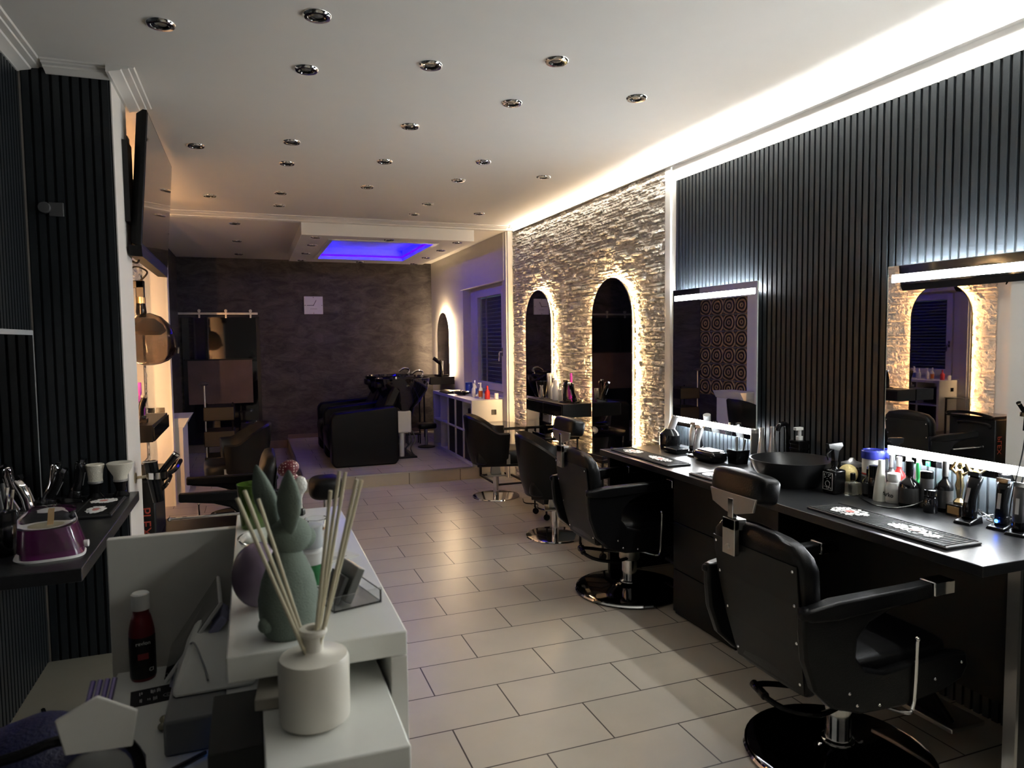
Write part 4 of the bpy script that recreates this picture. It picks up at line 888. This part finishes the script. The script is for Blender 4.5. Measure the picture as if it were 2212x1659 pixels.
# hood dryer
hdm = thing('hood_dryer', 'smoky brown hood dryer hanging from a black wall arm behind the pillar', 'hood dryer', (-1.79, 2.35, 1.66))
smoke = mat('smoked_acrylic', (0.46, 0.40, 0.36), 0.04, trans=1.0, ior=1.2)
MB().lathe([(.03, -.212), (.09, -.200), (.145, -.165), (.180, -.10), (.185, -.01), (.168, .08), (.12, .155), (.05, .20), (.046, .196), (.115, .15), (.163, .077), (.180, -.01), (.174, -.098), (.140, -.160), (.087, -.194), (.03, -.206)], seg=40, cap0=False, cap1=False, mtx=Matrix.Rotation(-.2, 3, 'Y')).build('hood', smoke, hdm)
MB().lathe([(.08, .03), (.12, .06), (.10, .11), (.04, .16)], seg=30).build('heater_grille', greyp, hdm)
MB().lathe([(.032, .17), (.040, .21), (.034, .27), (.034, .30)], (-.055, 0, 0), 20).build('neck', blackp, hdm); MB().lathe([(.036, .28), (.036, .33)], (-.055, 0, 0), 20).build('collar', mat('brass_band', (0.55, 0.40, 0.2), 0.35, metal=1), hdm)
MB().box(-.215, -.025, -.03, .03, .40, .46).box(-.085, -.025, -.03, .03, .325, .46).build('wall_arm', blackm, hdm, bev=.006)
MB().tube(smoothpath([(-.05, 0, .46), (.0, 0, .53), (-.08, 0, .57), (-.15, 0, .53)]), .007, 6).build('cable', blackp, hdm)
MB().tube([(.175, -.02, -.10), (.200, -.02, -.08), (.195, -.02, -.12)], .012, 8).build('knob', blackp, hdm)
# hair dryer holder on the pillar edge
hh = thing('tool_holder', 'chrome ring holder with brass mount screwed to the white pillar', 'holder', (-1.62, .10, .93))
MB().cyl((-.001 + .001, 0, 0), (.006, 0, 0), .028, 20).cyl((.006, 0, 0), (.055, -.005, .005), .008, 10).build('mount', mat('aged_brass', (0.42, 0.36, 0.25), 0.3, metal=1), hh)
MB().lathe([(.048, -.015), (.050, -.015), (.050, .018), (.048, .018)], (.105, -.01, .01), 30, cap0=False, cap1=False).build('ring', chrome, hh)
hd3 = thing('hair_dryer', 'black hair dryer hanging nozzle down in the chrome ring holder', 'hair dryer', (-1.515, .09, .94))
MB().cyl((-.03, 0, .07), (.0, 0, -.14), .034, 20, .026).lathe([(.034, .0), (.036, .004)], (-.03, 0, .068), 20).build('barrel', blackp, hd3)
MB().cyl((.01, 0, .0), (.09, .01, .10), .016, 14, .018).build('handle', blackp, hd3); MB().lathe([(.033, 0), (.036, .003), (.033, .006), (.028, .004)], (-.032, 0, .070), 24, cap0=False, cap1=False).cyl((.088, .01, .098), (.094, .01, .106), .019, 14).build('trim_ring', chrome, hd3)
cabn = thing('tool_cabinet', 'tall black tool trolley with red lettering behind the white pillar', 'tool cabinet', (-1.665, .585, 0))
MB().box(-.20, .10, -.20, .25, .04, .86).build('body', cabm, cabn, bev=.01); MB().box(-.20, .16, -.18, .24, .865, .885).build('top', blackp, cabn, bev=.004)
MB().tube(smoothpath([(.10, -.17, .875), (.19, -.17, .90), (.21, .0, .92), (.19, .2, .90), (.10, .2, .86)]), .014, 8).tube(smoothpath([(.10, -.15, .78), (.15, -.15, .82), (.15, .1, .83), (.10, .15, .80)]), .012, 8).build('handle', blackp, cabn)
text('PLEX', .075, mat('red_lettering', (0.35, 0.05, 0.03), 0.5), cabn, (.045, -.2015, .63), (PI / 2, PI / 2, 0), name='lettering')
for x in (-.16, .08):
    for y in (-.16, .2): MB().cyl((x, y - .01, .022), (x, y + .01, .022), .022, 14).build('caster', blackp, cabn)
# shelf on slatted left wall + mirror
sh = thing('wall_counter', 'dark wall-hung counter board along the slatted left wall', 'counter', (0, 0, 0))
MB().loft([[(-1.985, -1.37, z), (-1.575, -1.37, z), (-1.575, -.11, z), (-1.985, -.11, z)] for z in (.855, .90)]).build('board', counterm, sh, bev=.003)
MB().box(-1.985, -1.93, -1.36, -.12, .80, .854).build('support', blackm, sh, smooth=0)
lm = thing('dark_mirror', 'frameless dark wall mirror with pale top edge on the slatted left wall', 'mirror', (0, 0, 0))
MB().box(-1.985, -1.979, -1.75, -.13, .905, 1.69).build('mirror_glass', smoked, lm, smooth=0); MB().box(-1.9785, -1.978, -1.75, -.13, 1.668, 1.69).box(-1.9785, -1.978, -.138, -.13, .905, 1.668).build('frosted_edge', greyp, lm, smooth=0)
so = tag(MB().box(-.015, .045, -.012, 0, -.032, .032).cyl((-.03, -.03, .005), (-.03, 0, .005), .026, 14).build('power_socket', dgreyp, bev=.003, loc=(-1.88, -.101, 2.25)), 'grey socket plate high on the slatted pillar', 'socket')
ZL = .9005; GL = 'clippers on the left counter'
bar_mat('bar_mat', 'rubber mat with dark print on the left wall counter', (-1.685, -.455, ZL), .38, .155, 9, 'rubber mat on the left counter')
clipper('hair_clipper', 'slim black clipper next to the shaving brushes on the left counter', (-1.825, -.25, ZL), PI, -.20, group=GL)
clipper('hair_clipper', 'chrome clipper with tiny blue light left of the slim black clipper', (-1.925, -.26, ZL), PI, -.25, body=chrome, group=GL)
clipper('hair_clipper', 'dark clipper at the corner of the left mirror', (-1.91, -.38, ZL), PI, -.45, group=GL)
clipper('hair_clipper', 'chrome clipper near the left picture edge', (-1.90, -.62, ZL), PI, .3, body=chrome, group=GL)
clipper('hair_clipper', 'dark clipper behind the purple wax heater', (-1.90, -.78, ZL), PI, .45, group=GL)
brist = mat('brush_bristle', (0.60, 0.57, 0.48), 0.8, bump=.4, bscale=260)
for nm, x, y, r1, lab in (('a', -1.738, -.225, .040, 'straight grey-white neck brush standing on a black handle beside the pillar'), ('b', -1.636, -.215, .058, 'flared cream neck brush standing on a black handle beside the pillar')):
    t = thing('neck_brush', lab, 'brush', (x, y, ZL), 0, 'neck brushes on the left counter')
    MB().lathe([(.034, 0), (.036, .01), (.020, .03), (.026, .06), (.032, .075)], seg=24).build('handle', blackp, t)
    MB().lathe([(.031, .075), (.032, .085)], seg=24).build('band', silver, t)
    MB().lathe([(.030, .085), (.030, .10), (r1 * .85, .135), (r1, .160), (r1 * .9, .164), (r1 * .3, .160)], seg=30).build('bristles', brist, t)
wx = thing('wax_heater', 'purple wax heater with clear lid and wooden spatula on the left counter', 'wax heater', (-1.70, -1.17, ZL), .15)
def tap(k0, k1, z0, z1, m, n, e=.55, cut=0, par=wx):
    rings = []
    for i in range(n + 1):
        u = i / n; k = k0 + (k1 - k0) * u; rings.append([(.095 * k * math.copysign(abs(math.cos(a)) ** e, math.cos(a)) - .012 * u, .080 * k * math.copysign(abs(math.sin(a)) ** e, math.sin(a)), z0 + (z1 - z0) * u) for a in [2 * PI * j / 32 for j in range(32)]])
    return rings
violet = mat('violet_plastic', (0.085, 0.008, 0.065), 0.15, coat=.6)
MB().loft(tap(1.04, 1.04, 0, .008, None, 1)).build('foot', whitep, wx); MB().loft(tap(1.0, .78, .008, .105, None, 6), cap1=True).build('body', violet, wx, smooth=60)
MB().lathe([(.060, .1055), (.064, .1075), (.056, .1085), (.05, .1065)], (-.014, 0, 0), 30).build('pot_rim', whitep, wx); MB().lathe([(.049, .1075), (.02, .108)], (-.014, 0, 0), 24).build('wax', mat('wax_beige', (0.42, 0.38, 0.25), 0.3), wx)
MB().box(-.009, .009, -.002, .002, .10, .150, rot=Matrix.Rotation(.15, 3, 'Y')).build('spatula', mat('spatula_wood', (0.55, 0.38, 0.2), 0.6), wx, bev=.0008)
r1 = tap(1.05, .86, .030, .140, None, 4) + tap(.80, .48, .156, .168, None, 2)
MB().loft(r1, cap0=False).build('lid', clear, wx, smooth=60)
MB().cyl((.095, -.03, .035), (.108, -.033, .035), .012, 16).build('dial', whitep, wx)
bk = bottle('black_jar', 'black jar at the left picture edge beside the wax heater', 'jar', (-1.87, -1.10, ZL), .05, .15, blackp, blackp, style='tube', caph=.3)
tt = thing('tool_stand', 'black stand with upright combs and brushes on the left counter', 'tool stand', (-1.90, -.93, ZL))
MB().box(-.05, .05, -.07, .07, 0, .06).build('base', blackp, tt, bev=.006)
for k in range(5): MB().cyl((0, -.05 + .025 * k, .05), (.04 * (k % 2) - .02, -.06 + .03 * k, .19 + .02 * (k % 3)), .006, 8).build('comb', chrome if k % 2 else dgreyp, tt)
# ================= RECEPTION DESK =================
dk = thing('reception_desk', 'white two-level reception desk with raised counter and open compartment', 'desk', (0, 0, 0))
MB().box(-1.095, -.79, -2.72, -1.68, 1.055, 1.10).build('raised_top', lamin, dk, bev=.003)
MB().box(-.82, -.79, -2.72, -1.68, 0, 1.0545).build('side_panel', laming, dk, bev=.002)
MB().box(-1.095, -.821, -1.71, -1.68, 0, 1.0545).build('end_panel', laming, dk, smooth=0)
MB().box(-1.411, -.8205, -3.15, -1.81, .69, .72).build('desk_top', lamin, dk, bev=.002)
MB().box(-1.43, -1.096, -1.775, -1.745, 0, 1.084).build('privacy_panel', laming, dk, bev=.003)
MB().box(-1.085, -.8205, -3.14, -1.82, 0, .689).build('body', laming, dk, smooth=0)
MB().box(-1.040, -.830, -2.93, -1.85, .72, 1.010).build('compartment_box', lamin, dk, bev=.003)
pp = thing('paper_stack', 'loose stack of papers and leaflets pushed under the raised counter', 'papers', (-.93, -2.40, 1.0105))
pk = MB(); rn = random.Random(4)
for k in range(5):
    a = rn.uniform(-.03, .03); pk.box(-.09, .08, -.16, .18, .006 * k, .006 * k + .004, rot=Matrix.Rotation(a, 3, 'Z'))
pk.build('sheets', paper, pp, smooth=0)
pp2 = tag(MB().box(-.04, .03, -.09, .07, -.002, .018, rot=Matrix.Rotation(-.1, 3, 'Z')).build('notebook', mat('notebook_beige', (0.42, 0.39, 0.33), 0.6), bev=.002, loc=(-1.005, -2.655, 1.0125)), 'grey notebook sticking out left under the raised counter', 'notebook')
# reed diffuser
rd = thing('reed_diffuser', 'white ceramic reed diffuser with pale sticks in front of the raised counter', 'reed diffuser', (-.960, -2.800, 1.0105))
cer = mat('white_ceramic', (0.75, 0.72, 0.64), 0.35)
MB().lathe([(.048, 0), (.055, .005), (.056, .011), (.056, .100), (.053, .107), (.021, .112), (.016, .116), (.016, .138), (.021, .141), (.023, .146), (.021, .152), (.012, .152), (.011, .12)], seg=48, cap1=True).build('bottle', cer, rd)
wood = mat('pale_reed', (0.60, 0.55, 0.40), 0.7)
for k, tip in enumerate([(-.106, -.03, .380), (-.096, 0, .385), (-.076, .03, .364), (.031, -.03, .380), (.049, 0, .405), (.062, .03, .397), (.072, -.03, .395), (.084, 0, .387)]):
    tip = Vector(tip); foot = Vector((-.006 * (1 if tip.x > 0 else -1), .004 * ((k % 3) - 1), .06))
    MB().cyl(foot, tip, .0030, 8).build('reed', wood, rd)
# bunny
bn = thing('bunny_figure', 'flocked sage green standing bunny figure on the raised counter', 'figurine', (-.990, -2.655, 1.1005), .6)
bn.scale = (.80, .80, .80)
sage = mat('sage_flock', (0.17, 0.21, 0.178), 0.95, bump=.4, bscale=300, var=.15, vscale=40)
MB().lathe([(.048, 0), (.056, .01), (.066, .05), (.067, .085), (.058, .13), (.044, .165), (.032, .19), (.027, .205)], seg=32, sy=.92).ell((.008, 0, .222), .050, .044, .044, 24, 14).ell((.040, 0, .210), .034, .030, .028, 18, 10).build('body', sage, bn, smooth=80)
for s in (-1, 1):
    def er(p, s=s):
        u = (p.z + .075) / .15; w = .55 + .9 * math.sin(PI * min(1, max(0, u)) ** 1.0) * .5
        return Vector((p.x * w - .02 * u, p.y * w + s * .030 * u, p.z))
    MB().ell((-.012, s * .026, .305), .020, .034, .078, 16, 12, fn=er).build('ear', sage, bn, smooth=80)
MB().ell((-.060, 0, .04), .018, .018, .018, 14, 8).build('tail', sage, bn, smooth=80)
eg = tag(MB().ell((0, 0, .066), .050, .050, .064, 28, 18).build('decorative_egg', mat('mauve_egg', (0.20, 0.145, 0.21), 0.25, coat=.3, var=.25, vscale=25), loc=(-1.040, -2.50, 1.1005)), 'shiny mauve decorative egg beside the bunny on the raised counter', 'decorative egg')
gg_ = thing('green_glass', 'green ribbed glass tumbler at the far left corner of the raised counter', 'glass', (-1.045, -1.85, 1.1005))
MB().lathe([(.034, 0), (.036, .004), (.042, .10), (.045, .125), (.042, .125), (.038, .10), (.032, .008)], seg=32, cap1=True).build('tumbler', mat('green_glass_m', (0.12, 0.22, 0.03), 0.1, trans=.5, coat=.5), gg_)
MB().lathe([(.038, .10), (.038, .101)], seg=24).build('wax', mat('teal_wax', (0.03, 0.12, 0.09), 0.4), gg_)
ornw = mat('ornament_white', (0.55, 0.54, 0.50), 0.4, bump=.5, bscale=80)
on = thing('ornament', 'small white ornament with red dotted cap on a black hexagonal foot behind the bunny', 'ornament', (-.915, -1.76, 1.1005))
MB().lathe([(.014, 0), (.016, .003), (.016, .018), (.012, .022)], seg=6).build('foot', blackp, on)
MB().lathe([(.008, .022), (.007, .05), (.012, .065), (.022, .078), (.024, .095), (.018, .112), (.010, .118)], seg=22).build('stand', ornw, on)
dm = mat('dotted_red', (0.16, 0.02, 0.03), 0.5); nt = dm.node_tree; b = nt.nodes['Principled BSDF']; tc = nt.nodes.new('ShaderNodeTexCoord'); vo = nt.nodes.new('ShaderNodeTexVoronoi'); vo.inputs['Scale'].default_value = 130; vo.inputs['Randomness'].default_value = .1
rp_ = nt.nodes.new('ShaderNodeValToRGB'); rp_.color_ramp.interpolation = 'CONSTANT'; rp_.color_ramp.elements[0].color = (.65, .5, .45, 1); rp_.color_ramp.elements[1].position = .32; rp_.color_ramp.elements[1].color = (.14, .015, .025, 1)
nt.links.new(tc.outputs['Object'], vo.inputs['Vector']); nt.links.new(vo.outputs['Distance'], rp_.inputs[0]); nt.links.new(rp_.outputs[0], b.inputs['Base Color'])
MB().ell((-.030, .0, .145), .032, .028, .024, 22, 12, mtx=Matrix.Rotation(-.3, 3, 'Y')).ell((-.022, 0, .115), .020, .018, .018, 18, 10).build('cap', dm, on)
# crystal tray, card, card holder
cy = thing('glass_dish', 'footed clear glass dish at the middle of the raised counter', 'dish', (-.985, -2.08, 1.1005))
MB().lathe([(.03, 0), (.075, .004), (.095, .016), (.102, .030), (.097, .030), (.088, .018), (.03, .010)], seg=40, cap1=True).build('dish', glass, cy)
gd2 = thing('glass_candle_holder', 'small cut glass tealight holder right of the bunny head', 'candle holder', (-.885, -1.96, 1.1005))
MB().lathe([(.022, 0), (.032, .012), (.034, .035), (.028, .035), (.022, .012)], seg=8, cap1=True).build('cup', glass, gd2)
cdn = tag(MB().box(-.045, .045, -.03, .03, 0, .002, rot=Matrix.Rotation(.5, 3, 'Z')).build('business_card', paper, loc=(-.86, -2.23, 1.1005)), 'white printed card lying near the right edge of the raised counter', 'card')
pr = MB()
for k in range(4): pr.box(-.03, .02 - .01 * k, -.015 + .008 * k, -.013 + .008 * k, .0021, .0023, rot=Matrix.Rotation(.5, 3, 'Z'), piv=(0, 0, 0))
pr.build('print', dgreyp, cdn, smooth=0)
ch = thing('card_holder', 'clear acrylic holder with silver and white cards right of the bunny', 'card holder', (-.872, -2.52, 1.1005), .25)
MB().box(-.05, .05, -.06, -.057, 0, .03).box(-.05, .05, -.056, .06, 0, .003).box(-.05, -.047, -.056, .06, .003, .025).box(.047, .05, -.056, .06, .003, .025).build('holder', clear, ch, smooth=0)
MB().box(-.008, .008, -.045, .045, .004, .075, rot=Matrix.Rotation(.45, 3, 'Y')).build('card_box', mat('silver_card', (0.16, 0.16, 0.155), 0.35), ch, bev=.002)
MB().box(-.030, -.022, -.04, .03, .004, .060, rot=Matrix.Rotation(.45, 3, 'Y')).build('inner_cards', dgreyp, ch, smooth=0)
spb = bottle('disinfectant_bottle', 'white bottle with green label and grey top right of the bunny', 'bottle', (-.935, -2.42, 1.1005), .030, .135, whitep, mat('pale_grey_cap', (0.42, 0.45, 0.46), 0.4), neck=.8, caph=.35, labelm=mat('green_label', (0.04, 0.22, 0.08), 0.4))
MB().ell((-.022, -.020, .118), .008, .010, .016).build('red_mark', mat('dull_red', (0.25, 0.08, 0.07), 0.5), spb)
# ---- on the low desk
ZD = .7205
sbt = bottle('shampoo_bottle', 'dark red shampoo bottle with white cap on the low desk', 'bottle', (-1.340, -1.865, ZD), .032, .235, mat('dark_red_plastic', (0.13, 0.010, 0.014), 0.3), whitep, neck=.62, caph=.19, rz=PI / 2 + .2)
MB().lathe([(.0322, .008), (.0326, .012), (.0326, .118), (.0322, .12)], seg=24, cap0=False, cap1=False).build('label', mat('label_black', (0.008, 0.008, 0.008), 0.35), sbt)
MB().box(-.034, -.0328, -.012, .014, .062, .078).build('red_patch', mat('patch_red', (0.32, 0.05, 0.05), 0.4), sbt, smooth=0)
text('revlon', .014, MATS['mat_print'], sbt, (-.0336, 0, .106), (PI / 2, 0, -PI / 2)); text('CI', .014, MATS['mat_print'], sbt, (-.028, -.018, .03), (PI / 2, 0, -PI / 2 + .5))
cp_ = thing('leaflet', 'black printed card with white marks lying on the low desk', 'card', (-1.300, -1.985, ZD), .12)
MB().box(-.055, .055, -.045, .045, 0, .0012).build('card', mat('card_black', (0.010, 0.009, 0.010), 0.5), cp_, smooth=0)
pm = MB(); rn = random.Random(8)
for cx0, cy0, nn, ln in ((-.034, .022, 2, .022), (-.010, .022, 4, .026), (.006, .024, 3, .024), (-.034, -.020, 2, .022), (-.016, -.018, 2, .016), (-.004, -.020, 3, .024)):
    for k in range(nn):
        a = rn.uniform(-.0012, .0012); pm.box(cx0 + k * .0035 + a, cx0 + k * .0035 + .0018 + a, cy0 - ln / 2 * rn.uniform(.5, 1), cy0 + ln / 2 * rn.uniform(.5, 1), .0013, .0015)
pm.tube([(.034 + .014 * math.cos(2 * PI * k / 20), -.014 + .010 * math.sin(2 * PI * k / 20), .0014) for k in range(20)], .0006, 4, closed=True).tube([(.034 + .006 * math.cos(2 * PI * k / 12), -.014 + .005 * math.sin(2 * PI * k / 12), .0014) for k in range(12)], .0006, 4, closed=True)
pm.build('print', MATS['mat_print'], cp_, smooth=0)
# till with tablet
tl = thing('tablet_till', 'white tablet till with slanted screen on a printer base on the low desk', 'till', (0, 0, 0))
A, B_, C_, D_ = Vector((-1.275, -2.02, .765)), Vector((-1.280, -1.79, .765)), Vector((-1.150, -1.79, .955)), Vector((-1.135, -2.02, .955))
nn_ = (D_ - A).cross(B_ - A).normalized(); nn_ = nn_ if nn_.x > 0 else -nn_
MB().loft([[p for p in (A, B_, C_, D_)], [p + nn_ * .010 for p in (A, B_, C_, D_)]]).build('tablet', whitep, tl, bev=.003)
ct_ = (A + B_ + C_ + D_) / 4
MB().loft([[p + (ct_ - p) * .05 - nn_ * .0012 for p in (A, B_, C_, D_)], [p + (ct_ - p) * .05 + nn_ * .001 for p in (A, B_, C_, D_)]]).build('screen', mat('tablet_screen', (0.02, 0.02, 0.018), 0.05, coat=1.0), tl, smooth=0)
vio = mat('lilac_plastic', (0.36, 0.36, 0.55), 0.35)
MB().loft([[A + Vector((.012, -.004, -.012)), A + Vector((.012, .10, -.012)), A + Vector((.030, .10, -.022)), A + Vector((.030, -.004, -.022))], [D_ + Vector((.002, -.004, -.035)), D_ + Vector((.002, .10, -.035)), D_ + Vector((.018, .10, -.050)), D_ + Vector((.018, -.004, -.050))]]).build('cradle', vio, tl, bev=.004)
MB().tube(smoothpath([(-1.165, -1.95, .895), (-1.11, -1.96, .88), (-1.065, -1.97, .80), (-1.06, -1.98, .74)]), .022, 10).build('stand_arm', mat('stand_grey', (0.26, 0.26, 0.36), 0.4), tl)
MB().loft([[(-1.242, -2.20, .80), (-1.050, -2.20, .80), (-1.050, -1.93, .80), (-1.242, -1.93, .80)], [(-1.215, -2.10, .86), (-1.065, -2.10, .86), (-1.065, -1.95, .895), (-1.195, -1.95, .895)]]).build('base_top', lamin, tl, bev=.012)
MB().box(-1.245, -1.121, -2.30, -1.95, ZD, .799).build('printer', mat('printer_grey', (0.20, 0.205, 0.21), 0.45), tl, bev=.006)
MB().box(-1.120, -1.042, -2.30, -1.95, ZD, .799).build('printer_side', whitep, tl, bev=.003)
MB().box(-1.118, -1.112, -2.304, -2.3005, .742, .780).build('status_light', mat('status_blue', (0, .2, 1), .4, emit=(0.01, 0.2, 1.0), es=2.5), tl, smooth=0)
MB().tube(smoothpath([(-1.215, -2.02, .845), (-1.195, -2.08, .88), (-1.17, -2.14, .845), (-1.16, -2.18, .825)]), .0025, 6).build('cable', greyp, tl)
bx = tag(MB().box(-.05, .05, -.12, .12, 0, .13).build('grey_box', mat('box_dark_grey', (0.055, 0.056, 0.052), 0.6), bev=.003, loc=(-1.0905, -2.44, ZD)), 'dark grey box between the printer and the compartment on the low desk', 'box')
nc = thing('glass_beads', 'two small glass beads lying left of the printer on the low desk', 'beads', (-1.262, -2.14, ZD))
MB().ell((0, 0, .009), .010, .010, .009).ell((0, -.035, .009), .010, .010, .009).cyl((0, -.008, .008), (0, -.028, .008), .003).build('beads', mat('bead_brown', (0.30, 0.28, 0.2), 0.1, metal=.6), nc)
tag(MB().tube(smoothpath([(-1.16, -2.32, .727), (-1.19, -2.34, .727), (-1.23, -2.37, .727), (-1.30, -2.45, .727), (-1.36, -2.6, .727)]), .0045, 8).build('desk_cable', mat('cable_dark', (0.03, 0.02, 0.02), 0.4)), 'dark cable running over the low desk before the printer', 'cable')
fl = bottle('nail_polish', 'small red and clear bottle hidden behind the tablet', 'bottle', (-1.235, -1.79 - .02, ZD), .018, .07, MATS['dark_red_plastic'], clear, caph=.45)
# bag with white tag
bg = thing('handbag', 'dark navy bag with white paper tag at the lower left corner', 'bag', (-1.45, -2.55, ZD))
navy = mat('navy_fabric', (0.004, 0.007, 0.055), 0.5, bump=.4, bscale=150)
def wob(p): return Vector((p.x * (1 + .06 * math.sin(p.z * 40)), p.y * (1 + .05 * math.sin(p.z * 30 + p.x * 20)), p.z + .01 * math.sin(p.x * 30)))
MB().ell((0, 0, .115), .20, .17, .12, 32, 16, fn=wob).build('body', navy, bg, smooth=80)
MB().tube(smoothpath([(-.30, -.1, .225), (-.18, -.12, .24), (.02, -.11, .245), (.10, -.09, .25), (.19, -.05, .20), (.205, -.03, .10)]), .009, 8).tube(smoothpath([(-.25, .0, .20), (-.10, .0, .215), (.04, -.02, .20), (.14, -.02, .16), (.20, .0, .12)]), .009, 8).build('handle', blackl, bg)
MB().prism([(-.040, .035), (.058, .030), (.068, .09), (.010, .125), (-.052, .095)], -.004, .004, 'y').build('paper_tag', paper, bg, bev=.002, loc=(.145, -.11, .20))
MB().ell((.150, -.108, .190), .052, .016, .045, 20, 10).build('pocket', mat('grey_fabric', (0.22, 0.22, 0.22), 0.7), bg)
rg = MB()
for k in range(4): rg.tube([(.130 + k * .011, -.08, .285), (.138 + k * .011, -.05, .325)], .0045, 8)
rg.build('metal_rings', mat('violet_chrome', (0.35, 0.30, 0.6), 0.12, metal=1), bg)
tag(MB().tube(smoothpath([(-1.90, -.6, .10), (-1.80, -.9, .115), (-1.72, -1.3, .115), (-1.62, -1.6, .115)]), .010, 8).build('floor_cable', blackp), 'black cable on the floor behind the reception desk', 'cable')
tag(MB().tube(smoothpath([(-1.80, -1.75, .115), (-1.9, -1.3, .5), (-1.86, -1.2, .8), (-1.84, -1.15, .85)]), .006, 6).build('shelf_cable', blackp), 'black cable hanging below the left wall counter', 'cable')
